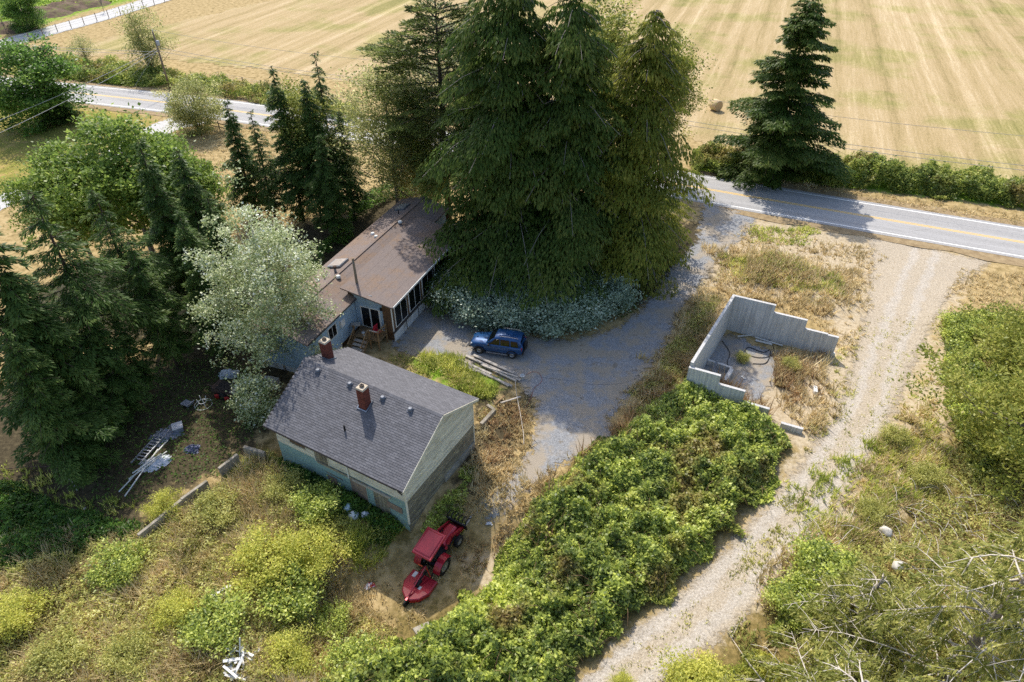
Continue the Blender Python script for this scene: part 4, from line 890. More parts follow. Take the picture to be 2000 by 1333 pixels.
# ------------------------------------------------------------------ vegetation: leaf colours
LB = 1.55
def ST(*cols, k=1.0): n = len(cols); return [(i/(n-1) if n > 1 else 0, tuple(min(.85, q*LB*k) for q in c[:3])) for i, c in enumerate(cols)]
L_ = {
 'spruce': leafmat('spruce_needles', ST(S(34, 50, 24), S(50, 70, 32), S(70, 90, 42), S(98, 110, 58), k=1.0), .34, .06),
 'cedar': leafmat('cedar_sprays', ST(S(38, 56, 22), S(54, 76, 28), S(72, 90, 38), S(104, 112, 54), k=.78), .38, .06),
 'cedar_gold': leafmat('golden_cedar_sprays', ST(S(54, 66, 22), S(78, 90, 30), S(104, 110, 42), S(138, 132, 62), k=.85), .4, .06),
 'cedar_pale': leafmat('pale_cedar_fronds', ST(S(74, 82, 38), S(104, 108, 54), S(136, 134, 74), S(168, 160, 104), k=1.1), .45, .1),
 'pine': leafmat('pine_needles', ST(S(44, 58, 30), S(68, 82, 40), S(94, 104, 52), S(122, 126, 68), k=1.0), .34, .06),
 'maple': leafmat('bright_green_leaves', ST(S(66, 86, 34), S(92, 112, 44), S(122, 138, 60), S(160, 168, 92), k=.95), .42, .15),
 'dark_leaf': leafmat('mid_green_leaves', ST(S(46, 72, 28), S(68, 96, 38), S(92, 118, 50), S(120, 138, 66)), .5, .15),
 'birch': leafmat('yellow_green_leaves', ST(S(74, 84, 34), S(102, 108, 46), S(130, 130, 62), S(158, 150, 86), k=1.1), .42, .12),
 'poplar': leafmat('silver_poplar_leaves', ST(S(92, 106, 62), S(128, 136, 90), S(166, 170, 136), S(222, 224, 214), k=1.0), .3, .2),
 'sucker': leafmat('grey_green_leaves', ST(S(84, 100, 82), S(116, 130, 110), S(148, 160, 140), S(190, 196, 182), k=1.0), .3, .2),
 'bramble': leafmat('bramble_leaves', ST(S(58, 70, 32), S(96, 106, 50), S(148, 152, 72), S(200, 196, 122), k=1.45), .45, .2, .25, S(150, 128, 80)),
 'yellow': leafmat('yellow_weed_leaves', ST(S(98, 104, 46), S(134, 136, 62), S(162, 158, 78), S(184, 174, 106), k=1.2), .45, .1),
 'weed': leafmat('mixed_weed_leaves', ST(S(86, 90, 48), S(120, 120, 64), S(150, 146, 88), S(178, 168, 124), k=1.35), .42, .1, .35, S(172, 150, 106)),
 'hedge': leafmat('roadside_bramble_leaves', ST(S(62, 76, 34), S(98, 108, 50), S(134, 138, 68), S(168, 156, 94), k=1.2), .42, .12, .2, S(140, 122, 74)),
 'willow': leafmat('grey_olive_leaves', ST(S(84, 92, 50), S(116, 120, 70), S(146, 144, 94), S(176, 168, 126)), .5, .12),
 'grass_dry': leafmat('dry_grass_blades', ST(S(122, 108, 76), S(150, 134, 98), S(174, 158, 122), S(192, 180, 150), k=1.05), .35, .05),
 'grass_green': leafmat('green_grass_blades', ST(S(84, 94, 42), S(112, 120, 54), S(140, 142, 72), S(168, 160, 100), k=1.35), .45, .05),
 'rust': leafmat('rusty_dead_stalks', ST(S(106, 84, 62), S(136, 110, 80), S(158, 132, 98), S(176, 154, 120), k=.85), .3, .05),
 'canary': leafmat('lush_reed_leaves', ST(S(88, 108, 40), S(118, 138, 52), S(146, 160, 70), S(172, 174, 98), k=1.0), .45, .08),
}
M_['bark'] = mk('brown_bark', S(92, 78, 66), S(62, 52, 44), 5, .95, .5, (3, 3, .6))
M_['greybark'] = mk('grey_bark', S(150, 142, 132), S(112, 104, 96), 4, .95, .4, (3, 3, .6))
M_['palebark'] = mk('pale_dead_wood', S(206, 198, 186), S(170, 160, 148), 4, .9, .2)
# ------------------------------------------------------------------ generators (local coordinates, foot at the origin)
def conifer_mesh(name, seed, H, Rm, zb, nbr, per_m, L, Wd, droop, rise, hang, prof, mat, lat=.45, trunk_r=.2, wood='bark', twig=.02, lean=0.0, jag=.35, bark_show=1.0, lumpz=1.6, tip=1.7):
    r = np.random.default_rng(seed)
    u = np.sort(r.random(nbr))**.92; z = zb+(H-zb)*u; fr = u
    az = np.arange(nbr)*2.39996+r.normal(0, .45, nbr)
    lump = .52+.96*vnoise(np.cos(az)*1.6+seed*3, np.sin(az)*1.6+z/lumpz, 1.0)
    Rz = np.maximum(Rm*prof(fr)*(1-jag+2*jag*r.random(nbr))*lump, .25)
    L *= FL; Wd *= FL
    k = np.maximum((per_m*FN*Rz*(1+.25*Rz)).astype(int), 8); idx = np.repeat(np.arange(nbr), k); n = len(idx)
    t = np.clip(r.beta(tip, 1.1, n), .04, 1.0)
    out = np.c_[np.cos(az), np.sin(az), 0*az][idx]; side = np.c_[-np.sin(az), np.cos(az), 0*az][idx]; RR = Rz[idx]
    dr = (droop*(.7+.6*r.random(nbr)))[idx]; ri = (rise*(.6+.8*r.random(nbr)))[idx]
    lw = (r.random(n)-.5)*2; spread = lat*RR*(1-.55*t)*np.minimum(t*2.5, 1)
    pos = out*(t*RR)[:, None]+side*(lw*spread)[:, None]
    pos[:, 2] = z[idx]+ri*t*RR-dr*t*t*RR-.25*np.abs(lw)*spread+r.normal(0, .05, n)
    d = out*(.75+.3*r.random((n, 1)))+side*(lw*1.0)[:, None]+r.normal(0, .28, (n, 3)); d[:, 2] += -hang*(.6+.8*r.random(n))+ri*.3
    sd = np.cross(d, np.array([0, 0, 1.0]))+r.normal(0, .45, (n, 3))
    ll = L*(.6+.8*r.random(n)); ww = Wd*(.6+.8*r.random(n))
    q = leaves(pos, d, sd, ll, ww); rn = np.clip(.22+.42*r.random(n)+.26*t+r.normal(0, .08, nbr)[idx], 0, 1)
    q[..., 0] += lean*q[..., 2]*.02
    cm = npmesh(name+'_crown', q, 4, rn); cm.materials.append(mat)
    tb = MB(); tb.tube([(0, 0, -.3), (0, 0, H*.5), (0, 0, H*.98)], [trunk_r, trunk_r*.6, .03], 8)
    tw = MB()
    for i in range(0, nbr, max(1, int(nbr/ (90*bark_show) ))):
        pts = []
        for tt in (0, .35, .7, 1.06):
            zz = z[i]+rise*tt*Rz[i]-droop*tt*tt*Rz[i]; pts.append((math.cos(az[i])*tt*Rz[i], math.sin(az[i])*tt*Rz[i], zz))
        tw.tube(pts, [twig*2.0, twig*1.4, twig, twig*.6], 4, False)
    return cm, tb, tw, M_[wood]
def mesh_of(mb, name, mat, smooth=True):
    me = bpy.data.meshes.new(name); me.from_pydata(mb.v, [], mb.f); me.update(); me.materials.append(mat)
    if smooth: me.polygons.foreach_set('use_smooth', np.ones(len(me.polygons), bool))
    a = me.attributes.new('rnd', 'FLOAT', 'POINT'); a.data.foreach_set('value', np.array(mb.r, np.float32)); return me
class Proto:
    def __init__(s, H, parts): s.H = H; s.parts = parts          # parts: [(name, mesh)]
def conifer_proto(*a, **k):
    cm, tb, tw, wm = conifer_mesh(*a, **k); tb.v and None
    return Proto(a[2], [('trunk', mesh_of(tb, 'trunk', wm)), ('branches', mesh_of(tw, 'branches', wm)), ('crown', cm)])
def plant(proto, name, label, cat, x, y, H, rz=0.0, wide=1.0, group=None, z=None):
    s = H/proto.H; t = thing(name, label, cat, (x, y, h1(x, y)-.05 if z is None else z), rz, group); t.scale = (s*wide, s*wide, s)
    for nm, me in proto.parts:
        o = bpy.data.objects.new(nm, me); COL.objects.link(o); o.parent = t
        if nm in ('branches', 'stems'): o['kind'] = 'stuff'
    return t
def broadleaf_proto(name, seed, H, rx, rzz, zc, ncl, per, clr, L, Wd, mat, trunk_r=.18, wood='greybark', nlimb=14, hollow=.55, stems=1, up=.3, flat=1.0, rough=.3, droop=0.0):
    r = np.random.default_rng(seed); d = unit(r.normal(0, 1, (ncl, 3))); rad = (hollow+(1-hollow)*r.random(ncl)**.6)
    lob = 1+rough*np.sin(d[:, 0]*4+seed)*np.cos(d[:, 1]*5+seed*2)+.25*rough*r.normal(0, 1, ncl)
    L *= FL; Wd *= FL; per = int(per*FN)
    c = d*(rad*lob)[:, None]*np.array([rx, rx, rzz]); c[:, 2] += zc; c[:, 2] = np.maximum(c[:, 2], .15)
    # narrower towards the top
    idx = np.repeat(np.arange(ncl), per); n = len(idx); g = r.normal(0, 1, (n, 3))*clr*np.array([1, 1, .6])*(.6+.8*r.random(ncl))[idx][:, None]
    pos = c[idx]+g; pos[:, 2] = np.maximum(pos[:, 2], .04)
    dd = r.normal(0, 1, (n, 3)); dd[:, 2] = dd[:, 2]*.5+up-droop; dd += unit(g)*.5
    sd = r.normal(0, 1, (n, 3)); sd[:, 2] *= .55
    q = leaves(pos, dd, sd, L*(.6+.8*r.random(n)), Wd*(.6+.8*r.random(n)))
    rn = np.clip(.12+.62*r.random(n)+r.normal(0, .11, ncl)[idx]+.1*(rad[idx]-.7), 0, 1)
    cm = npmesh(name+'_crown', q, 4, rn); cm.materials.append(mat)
    tb = MB(); tw = MB()
    if stems == 1:
        tb.tube([(0, 0, -.3), (.05, 0, zc*.5), (0, .05, zc+rzz*.55)], [trunk_r, trunk_r*.75, trunk_r*.2], 8)
        for i in r.choice(ncl, min(nlimb, ncl), False):
            b = np.array([0, 0, max(zc*.35, c[i][2]*.55)]); m = b+(c[i]-b)*.5+np.array([0, 0, -.1*rx]); tw.tube([b, m, c[i]], [trunk_r*.42, trunk_r*.25, trunk_r*.08], 5, False)
    else:
        for i in range(stems):
            a = 6.283*i/stems+r.random(); e = np.array([math.cos(a)*rx*.5*r.random(), math.sin(a)*rx*.5*r.random(), (zc+rzz*.85)*(.6+.4*r.random())]); tb.tube([(math.cos(a)*.15, math.sin(a)*.15, -.1), e*.5+np.array([0, 0, .1]), e], [trunk_r, trunk_r*.7, trunk_r*.2], 5, False)
        for i in r.choice(ncl, min(nlimb, ncl), False):
            b = np.array([0, 0, .1]); tw.tube([b, b+(c[i]-b)*.5, c[i]], [trunk_r*.5, trunk_r*.35, trunk_r*.12], 4, False)
    parts = [('trunk' if stems == 1 else 'stems', mesh_of(tb, 'stems', M_[wood]))]
    if tw.v: parts.append(('branches', mesh_of(tw, 'branches', M_[wood])))
    return Proto(H, parts+[('crown' if stems == 1 else 'foliage', cm)])
FL, FN = .68, 1.9
cone = lambda f: (1-f)**.85*(.55+.45*np.minimum(f*5, 1))+.02
def spruceprof(f): return (1-f)**.9*np.minimum(.35+f*3.2, 1)+.03
def pineprof(f): return np.where(f < .35, .35+f*1.6, np.sqrt(np.maximum(1-f, 0))*1.1)*np.minimum(1, .55+f*1.2)
def cedarprof(f): return (1-f)**.52*np.minimum(.66+f*2.0, 1)+.02
# prototypes
SP1 = conifer_proto('spruce', 1, 16., 3.5, .9, 150, 34, .50, .15, .34, .10, .45, spruceprof, L_['spruce'], .30, .2, tip=1.5)
SP2 = conifer_proto('spruce', 2, 16., 3.3, 2.6, 130, 30, .50, .15, .42, .10, .55, spruceprof, L_['spruce'], .28, .19, tip=1.4)
SP3 = conifer_proto('thin_spruce', 3, 16., 2.2, 2.5, 100, 24, .45, .13, .34, .08, .6, spruceprof, L_['spruce'], .28, .16)
SP4 = conifer_proto('sparse_spruce', 4, 16., 4.0, 4.5, 95, 24, .5, .13, .30, .14, .6, spruceprof, L_['spruce'], .30, .24, bark_show=2)
CE1 = conifer_proto('cedar', 5, 27., 7.0, .2, 420, 13, .62, .22, .40, .14, 1.9, cedarprof, L_['cedar'], .40, .5, jag=.42, wood='greybark', twig=.028, bark_show=1.6, tip=1.8)
CE5 = conifer_proto('cedar', 55, 27., 7.0, .2, 400, 12, .62, .22, .40, .14, 1.9, cedarprof, L_['cedar'], .40, .5, jag=.42, wood='greybark', twig=.028, bark_show=1.6, tip=1.8)
CE2 = conifer_proto('cedar', 6, 23., 6.6, .2, 360, 12, .58, .20, .42, .12, 1.9, lambda f: cedarprof(f)*(1-.25*f), L_['cedar_gold'], .40, .42, jag=.42, wood='greybark', twig=.028, bark_show=1.6, tip=1.8)
CE3 = conifer_proto('roadside_cedar', 7, 19.5, 7.0, .3, 280, 16, .62, .25, .24, .24, .8, lambda f: cedarprof(f)*(1-.32*np.minimum(f*2, 1)), L_['cedar'], .30, .4, jag=.38, tip=1.8)
PI1 = conifer_proto('pine', 8, 24., 6.4, 3.0, 190, 24, .5, .18, .10, .30, -.25, pineprof, L_['pine'], .55, .38, jag=.4, twig=.035, bark_show=1.5, tip=2.6)
def open_cedar(seed, H, Rm, nbr):
    # pale branches with side twigs, fronds hanging in small tufts from the twigs
    r = np.random.default_rng(seed); tb = MB(); tw = MB(); P_ = []; D_ = []; T_ = []
    tb.tube([(0, 0, -.3), (0, 0, H*.5), (0, 0, H)], [.3, .18, .03], 8)
    for i in range(nbr):
        f = (i+.5)/nbr; z = .8+(H-.8)*f; R = Rm*((1-f)**.7+.05)*(.7+.5*r.random()); a = i*2.39996+r.normal(0, .3); o = np.array([math.cos(a), math.sin(a), 0]); sd = np.array([-o[1], o[0], 0])
        br = lambda t: np.array([0, 0, z])+o*(t*R)+np.array([0, 0, (.25*t-.42*t*t)*R])+sd*(.10*R*math.sin(3*t+i))
        bend = r.normal(0, .15)
        tw.tube([br(t) for t in (0, .25, .5, .75, 1)], [.05, .04, .03, .02, .008], 4, False)
        for k in range(int(4+R*2.4)):
            t = .2+.8*r.random(); s = 1 if r.random() < .5 else -1; l_ = R*.34*(1-.55*t)*(.5+r.random()); b0 = br(t); e = b0+o*l_*.6+sd*s*l_+np.array([0, 0, -.18*l_]); m = (b0+e)/2+np.array([0, 0, .08*l_])
            if r.random() < .75: tw.tube([b0, m, e], [.018, .013, .006], 3, False)
            if r.random() < .13: continue
            n = int(16+l_*46); tt = r.random(n)**.7; q = b0+(e-b0)*tt[:, None]+r.normal(0, .09, (n, 3)); P_.append(q); D_.append(o*.5+sd*s*.5+np.array([0, 0, -.8])+r.normal(0, .5, (n, 3))); T_.append(np.full(n, .3+.4*r.random()))
    P_ = np.concatenate(P_); D_ = np.concatenate(D_); n = len(P_); sdv = r.normal(0, 1, (n, 3)); q = leaves(P_, D_, sdv, .26*(.6+.8*r.random(n)), .075*(.6+.8*r.random(n)))
    cm = npmesh('open_cedar_crown', q, 4, np.concatenate(T_)+r.normal(0, .16, n)); cm.materials.append(L_['cedar_pale'])
    return Proto(H, [('trunk', mesh_of(tb, 'trunk', M_['greybark'])), ('branches', mesh_of(tw, 'branches', M_['palebark'])), ('crown', cm)])
CE4 = open_cedar(9, 13., 6.6, 60)
CE6 = open_cedar(10, 7., 4.6, 34)
MAP = broadleaf_proto('maple', 11, 12., 5.0, 4.6, 7.0, 210, 70, .55, .42, .30, L_['maple'], .25, rough=.35)
DRK = broadleaf_proto('broad_tree', 12, 10., 4.2, 4.6, 5.0, 150, 70, .55, .42, .3, L_['dark_leaf'], .25)
BIR = broadleaf_proto('birch', 13, 16., 2.6, 6.2, 9.5, 150, 60, .55, .34, .22, L_['birch'], .16, 'greybark', 22, .25, droop=.35)
WIL = broadleaf_proto('willow', 14, 15., 4.2, 6.2, 8.4, 190, 70, .6, .36, .18, L_['willow'], .22, 'greybark', 24, .35)
POP = broadleaf_proto('silver_poplar', 15, 13., 4.3, 5.6, 7.2, 260, 58, .42, .26, .20, L_['poplar'], .2, 'palebark', 40, .45, rough=.4, up=.45)
ALD = broadleaf_proto('alder_clump', 16, 9.2, 2.6, 4.2, 4.9, 120, 46, .5, .3, .18, L_['willow'], .09, 'bark', 20, .3, stems=6, rough=.5)
APP = broadleaf_proto('sparse_tree', 17, 5.2, 2.2, 1.8, 3.2, 70, 30, .35, .2, .12, L_['willow'], .08, 'bark', 30, .35)
RSH = broadleaf_proto('round_shrub', 18, 6., 3.3, 3.0, 3.0, 180, 55, .42, .3, .17, L_['willow'], .08, 'bark', 24, .5, stems=8)
SUC = broadleaf_proto('silver_bush', 19, 3., 2.2, 1.7, 1.5, 110, 52, .36, .32, .22, L_['sucker'], .05, 'bark', 10, .5, stems=6)
SUP = broadleaf_proto('silver_bush', 29, 3., 1.3, 1.6, 1.5, 60, 60, .3, .22, .18, L_['poplar'], .05, 'palebark', 10, .4, stems=6)
GSH = broadleaf_proto('green_bush', 20, 2., 1.6, 1.1, .9, 70, 48, .3, .24, .17, L_['bramble'], .03, 'bark', 6, .45, stems=5)
YSH = broadleaf_proto('yellow_bush', 21, 2., 1.5, 1.1, .95, 80, 52, .28, .2, .10, L_['yellow'], .03, 'bark', 6, .4, stems=5)
WSH = broadleaf_proto('weedy_bush', 22, 2., 1.5, 1.0, .85, 70, 48, .3, .24, .1, L_['weed'], .03, 'bark', 6, .4, stems=5, up=.6)
RTR = broadleaf_proto('bank_tree', 23, 6., 4.2, 3.2, 3.2, 190, 76, .38, .34, .15, L_['birch'], .15, 'greybark', 40, .35, rough=.6)
FIR = conifer_proto('small_cypress', 24, 5., 1.5, .1, 150, 26, .35, .12, .2, .5, .1, lambda f: (1-f)**.6+.05, L_['dark_leaf'] if False else L_['spruce'], .5, .08)
RTB = broadleaf_proto('bare_tree', 25, 16., 1.2, 5, 9.5, 24, 12, .4, .26, .16, L_['birch'], .1, 'greybark', 22, .2)
# ------------------------------------------------------------------ trees, one by one
def by_top(proto, name, label, cat, tx, ty, by, rz=0., wide=1., group=None, hmul=1.0):
    x, y, h = top(tx, ty, by); return plant(proto, name, label, cat, x, y, h*hmul, rz, wide, group)
by_top(CE1, 'cedar_tree', 'tallest dark cedar of the clump beside the glazed sunroom', 'tree', 1005, -95, 535, .3, 1.0, 'tall cedars by the drive')
by_top(CE5, 'cedar_tree', 'dark cedar between the tallest cedar and the golden one', 'tree', 1128, -60, 552, 2.1, .95, 'tall cedars by the drive')
by_top(CE2, 'cedar_tree', 'golden green pointed cedar where the drive meets the road', 'tree', 1282, 14, 528, 1.0, 1.0, 'tall cedars by the drive')
by_top(PI1, 'pine_tree', 'tall open pine behind the far end of the brown roof', 'tree', 845, -70, 430, .5, 1.0)
by_top(CE3, 'cedar_tree', 'broad lone conifer between the road and the hay field', 'tree', 1588, -8, 340, 4.4, 1.02)

by_top(BIR, 'birch_tree', 'light green leafy tree behind the dark cedars', 'tree', 1195, -30, 330, .2, 1.1); by_top(BIR, 'birch_tree', 'slim drooping tree behind the golden cedar, at the road', 'tree', 1332, 45, 345, 1.9, .9)
by_top(RTB, 'bare_tree', 'nearly bare thin tree rising behind the golden cedar', 'tree', 1243, -10, 400, .4, 1.0)
by_top(WIL, 'willow_tree', 'grey-green leafy tree beside the tall open pine', 'tree', 745, 120, 418, .7, 1.0); by_top(WIL, 'willow_tree', 'shorter leafy tree behind the far roof end', 'tree', 800, 240, 405, 2.7, 1.0)
by_top(BIR, 'birch_tree', 'yellow-green leafy tree tucked among the roadside spruces', 'tree', 572, 140, 425, 2.2, .9)
SPR = 'spruces between the house and the road'
for (pr, tx, ty, by, rz, wd, lb) in (
  (SP1, 440, 193, 430, .3, .95, 'roadside spruce nearest the round olive shrub'), (SP3, 487, 212, 440, 1.3, 1.1, 'slim low spruce next to the one nearest the round shrub'),
  (SP1, 530, 128, 432, 2.0, .9, 'dense tall spruce in the middle of the roadside spruces'), (SP2, 592, 150, 436, 2.9, 1.0, 'spruce under the tall thin spire'), (SP3, 613, 95, 408, .9, 1.0, 'tall thin spruce spire, highest of the roadside spruces'), (SP2, 660, 215, 430, 4.0, .9, 'short roadside spruce nearest the grey-green leafy tree'),
  (SP2, 620, 260, 470, 5.0, 1.0, 'spruce nearest the long brown roof')):
    by_top(pr, 'spruce_tree', lb, 'tree', tx, ty, by, rz, wd, SPR)
for (pr, tx, ty, by, rz, wd, lb) in (
  (SP1, 268, 272, 610, .5, 1.0, 'dark blue spruce behind the silver poplar, tallest of its row'), (SP2, 345, 290, 560, 1.5, 1.1, 'feathery spruce between the dark blue spruce and the poplar'),
  (SP4, 55, 368, 770, 2.5, 1.0, 'leaning open spruce with bare trunk at the edge of the yard'), (SP4, 180, 368, 690, 3.3, .9, 'open spruce with visible trunk between two denser ones'),
  (SP1, 5, 520, 850, 4.1, 1.0, 'dense dark spruce beside the shaded yard'), (SP2, -70, 420, 850, 5.2, 1.2, 'dark spruce half beyond the yard edge'), (SP1, 0, 640, 925, 6.0, 1.05, 'low broad spruce at the yard weeds'), (SP2, 250, 470, 720, .8, 1.0, 'short spruce under the open spruces'), (SP1, 140, 560, 815, 2.2, .85, 'dense spruce standing over the dim yard sticks'), (SP2, 215, 600, 775, 3.0, .8, 'small spruce above the low green yard plants'), (SP1, 400, 372, 640, .4, .85, 'spruce hidden halfway behind the silver poplar'), (SP1, 345, 405, 690, 1.9, .85, 'dark spruce close behind the silver poplar')):
    by_top(pr, 'spruce_tree', lb, 'tree', tx, ty, by, rz, wd, 'spruces along the shaded yard')
by_top(MAP, 'maple_tree', 'broad bright green tree behind the yard spruces', 'tree', 200, 232, 500, .4, 1.0); by_top(MAP, 'maple_tree', 'smaller bright green tree between spruces and lawn', 'tree', 320, 285, 500, 2.4, .75)
by_top(MAP, 'maple_tree', 'low bright green tree beside the neighbour drive', 'tree', 90, 300, 510, 4.4, .8)
by_top(DRK, 'broad_tree', 'full dark green tree at the lawn edge by the road', 'tree', 15, 78, 245, .4, 1.2); by_top(FIR, 'cypress_bush', 'dark pointed bush beside the full lawn tree', 'bush', 78, 155, 240, .2, 1.3)
by_top(FIR, 'cypress_bush', 'dark low bush at the lawn corner beside the road', 'bush', 108, 185, 240, 1.2, 1.6)
by_top(POP, 'poplar_tree', 'silvery poplar with white-backed leaves over the shed roof', 'tree', 480, 425, 722, .4, .95)
by_top(ALD, 'alder_clump', 'tall multi-stemmed olive tree beside the transformer pole', 'tree', 255, 5, 146, .4, 1.0); by_top(APP, 'sparse_tree', 'small thin-leaved tree in the roadside ditch', 'tree', 150, 66, 131, .4, 1.1)
by_top(RSH, 'round_shrub', 'big round olive shrub beside the neighbour drive', 'bush', 364, 160, 258, .4, .95)
for k, (px, py, w_) in enumerate(((48, 5, 9), (4, 20, 8), (188, -30, 9), (20, 60, 7))):
    q = G(px+10, py+55); 
for k, (tx, ty, by) in enumerate(((18, -40, 60), (-6, 20, 68), (188, -22, 25))): by_top(RTB if k else DRK, 'lane_tree', ['leafy tree beyond the farm lane', 'bare-stemmed tree at the lane end', 'thin tree by the dirt heaps'][k], 'tree', tx, ty, by, k, [.9, 2., 2.][k])
SU = 'silver-leaved bushes below the cedars'
for k, (px, py, h, w_) in enumerate(((885, 598, 2.9, .9), (940, 622, 3.0, 1.0), (1005, 634, 2.9, 1.05), (1070, 642, 2.8, 1.05), (1135, 630, 2.7, 1.05), (1195, 600, 2.7, 1.0), (960, 585, 3.2, 1.0), (1040, 600, 3.2, 1.1), (1120, 595, 3.1, 1.1))):
    p = G(px, py); plant(SUC, 'silver_bush', ['silver bush at the sunroom end of the hedge below the cedars', 'silver bush right behind the SUV bonnet', 'silver bush right behind the SUV roof', 'silver bush just past the SUV tail', 'silver bush where the drive starts to bend', 'last silver bush of the hedge, towards the road', 'back-row silver bush under the tallest cedar', 'back-row silver bush in the middle of the hedge', 'back-row silver bush under the middle cedar'][k], 'bush', p[0], p[1], h, k*1.3, w_, SU)
by_top(BIR, 'vine_tree', 'yellow-green vine-clad tree at the foot of the pine', 'tree', 838, 275, 455, 1.0, .9)
p = G(510, 815); plant(SUP, 'silver_bush', 'small silvery poplar sapling at the shed roof corner', 'bush', p[0], p[1], 3.6, .5, .9)
p = G(1955, 905); plant(RTR, 'bank_tree', 'wide yellow-green tree on the bank beside the track', 'tree', p[0]+1.0, p[1], 8.0, .3, .95); p = G(2020, 760); plant(RTR, 'bank_tree', 'second yellow-green tree higher up the bank by the track', 'tree', p[0], p[1], 7.5, 2.3, .85)
plant(CE4, 'cedar_tree', 'pale open cedar with bleached branches below the track', 'tree', 20.5, 15.6, 13.5, .4, 1.0); plant(CE6, 'cedar_tree', 'lower bleached cedar leaning over the track end', 'tree', 14.2, 13.2, 7.0, 2.2, 1.15)
plant(CE6, 'cedar_tree', 'bleached young cedar between the boulders and the track', 'tree', 17.6, 18.6, 6.0, 3.9, 1.0)
# ------------------------------------------------------------------ leafy masses and ground cover
RNG = np.random.default_rng(77)
def scatter(poly, dens, excl=()):
    lo = poly.min(0); hi = poly.max(0); n = int((hi-lo).prod()*dens); x = lo[0]+(hi[0]-lo[0])*RNG.random(n); y = lo[1]+(hi[1]-lo[1])*RNG.random(n)
    e = sdf(x, y, poly); k = e > (vnoise(x, y, 1.3)-.5)*1.6
    for q in excl: k &= ~pip(x, y, q)
    return x[k], y[k], e[k]
MFL, MFN = .70, 1.75
def mass(name, label, px, h, dens, L, Wd, mat, hs=2.2, excl=(), cat='undergrowth', world=False, layers=.45, leafy=True):
    """dense undergrowth: leaves over a lumpy surface, thinning inside"""
    L *= MFL; Wd *= MFL; dens *= MFN; poly = np.array(px, float) if world else PG(px); x, y, e = scatter(poly, dens, excl); n = len(x)
    lump = .30+.8*vnoise(x, y, hs)**1.3+.75*(vnoise(x, y, hs*.36)-.35)+.55*(vnoise(x, y, hs*.16)-.5)+.22*(RNG.random(n)**4); hgt = h*np.clip(lump, .15, 1.4)*np.clip(.25+e/1.6, .2, 1)
    z = hgt*(1-layers*RNG.random(n)**1.7); gx_ = 0
    # outward tilt from the lump gradient
    def hf(a, b): return h*(.30+.8*vnoise(a, b, hs)**1.3+.75*(vnoise(a, b, hs*.36)-.35))
    dx = hf(x+.2, y)-hf(x-.2, y); dy = hf(x, y+.2)-hf(x, y-.2); nrm = unit(np.c_[-dx/.4, -dy/.4, np.ones(n)])
    d = RNG.normal(0, 1, (n, 3)); d -= nrm*np.sum(d*nrm, 1, keepdims=True)*(.45); s = RNG.normal(0, 1, (n, 3)); s -= nrm*np.sum(s*nrm, 1, keepdims=True)*.45
    pos = np.c_[x, y, hh(x, y)+np.maximum(z, .03)]
    q = leaves(pos, d, s, L*(.55+.9*RNG.random(n)), Wd*(.55+.9*RNG.random(n)))
    rn = np.clip(.02+.62*RNG.random(n)+.42*(vnoise(x, y, .5)-.4)+.35*(vnoise(x, y, 4.0)-.4), 0, 1)
    me = npmesh(name, q, 4, rn); o = link(name, me, mat, None, False, None); o['kind'] = 'stuff'; o['label'] = label; o['category'] = cat; return o
def blades(name, label, zones, mat, excl=(), cat='grass'):
    """tufts of narrow blades; zones: (pixel polygon, tufts per m2, height, blades per tuft)"""
    V = []; RN_ = []
    for px, dens, h, per in zones:
        x, y, e = scatter(PG(px), dens, excl); k = vnoise(x, y, 2.2)+.5*vnoise(x, y, .6) > RNG.random(len(x))*1.1; x = x[k]; y = y[k]; m = len(x); idx = np.repeat(np.arange(m), per); n = len(idx)
        hgt = h*(.4+.9*RNG.random(n))*(.6+.8*vnoise(x, y, 1.7)[idx]); a = RNG.random(n)*6.283; lean = .25+.75*RNG.random(n)
        bx = x[idx]+RNG.normal(0, .09, n); by = y[idx]+RNG.normal(0, .09, n); base = np.c_[bx, by, hh(bx, by)-.01]
        d = np.c_[np.cos(a)*lean*hgt, np.sin(a)*lean*hgt, hgt]; w = np.c_[-np.sin(a), np.cos(a), 0*a]*(.028+.03*RNG.random(n))[:, None]
        V.append(np.stack([base-w, base+w, base+d], 1)); RN_.append(np.clip(.15+.6*RNG.random(n)+.5*(vnoise(x, y, 1.2)[idx]-.4), 0, 1))
    me = npmesh(name, np.concatenate(V), 3, np.concatenate(RN_)); o = link(name, me, mat, None, False, None); o['kind'] = 'stuff'; o['label'] = label; o['category'] = cat; return o
ca, sa = math.cos(R_(-29.4)), math.sin(R_(-29.4))
def gw(u, v): return (gA[0]+u*ca-v*sa, gA[1]+u*sa+v*ca)
GARP = np.array([gw(.1, -.1), gw(.1, GW+.1), gw(-GL-.1, GW+.1), gw(-GL-.1, -.1)])
HOUP = np.array([hloc(-6.4, 3.4)[:2], hloc(-6.4, 8.6)[:2], hloc(17, 8.6)[:2], hloc(17, 3.5)[:2], hloc(12.8, .2)[:2], hloc(-.1, .2)[:2], hloc(-.1, 3.4)[:2]])
FNDP = np.array([c0, cR, cR-(c0-cL), cL])
ROADP = np.vstack([RC+RN*4.0, (RC-RN*4.0)[::-1]])
DRV = np.vstack([DRIVE])
BIG = [(1545, 880), (1470, 990), (1372, 1090), (1265, 1190), (1165, 1280), (1080, 1400), (560, 1420), (640, 1300), (740, 1230), (850, 1190), (905, 1150), (960, 1090), (1010, 1040), (1075, 965), (1130, 905), (1200, 858), (1270, 800), (1345, 742), (1400, 775), (1460, 800), (1510, 830)]
mass('bramble_thicket', 'dense bright green bramble thicket between the shed and the dirt track', BIG, 1.55, 320, .30, .22, L_['bramble'], 2.4)
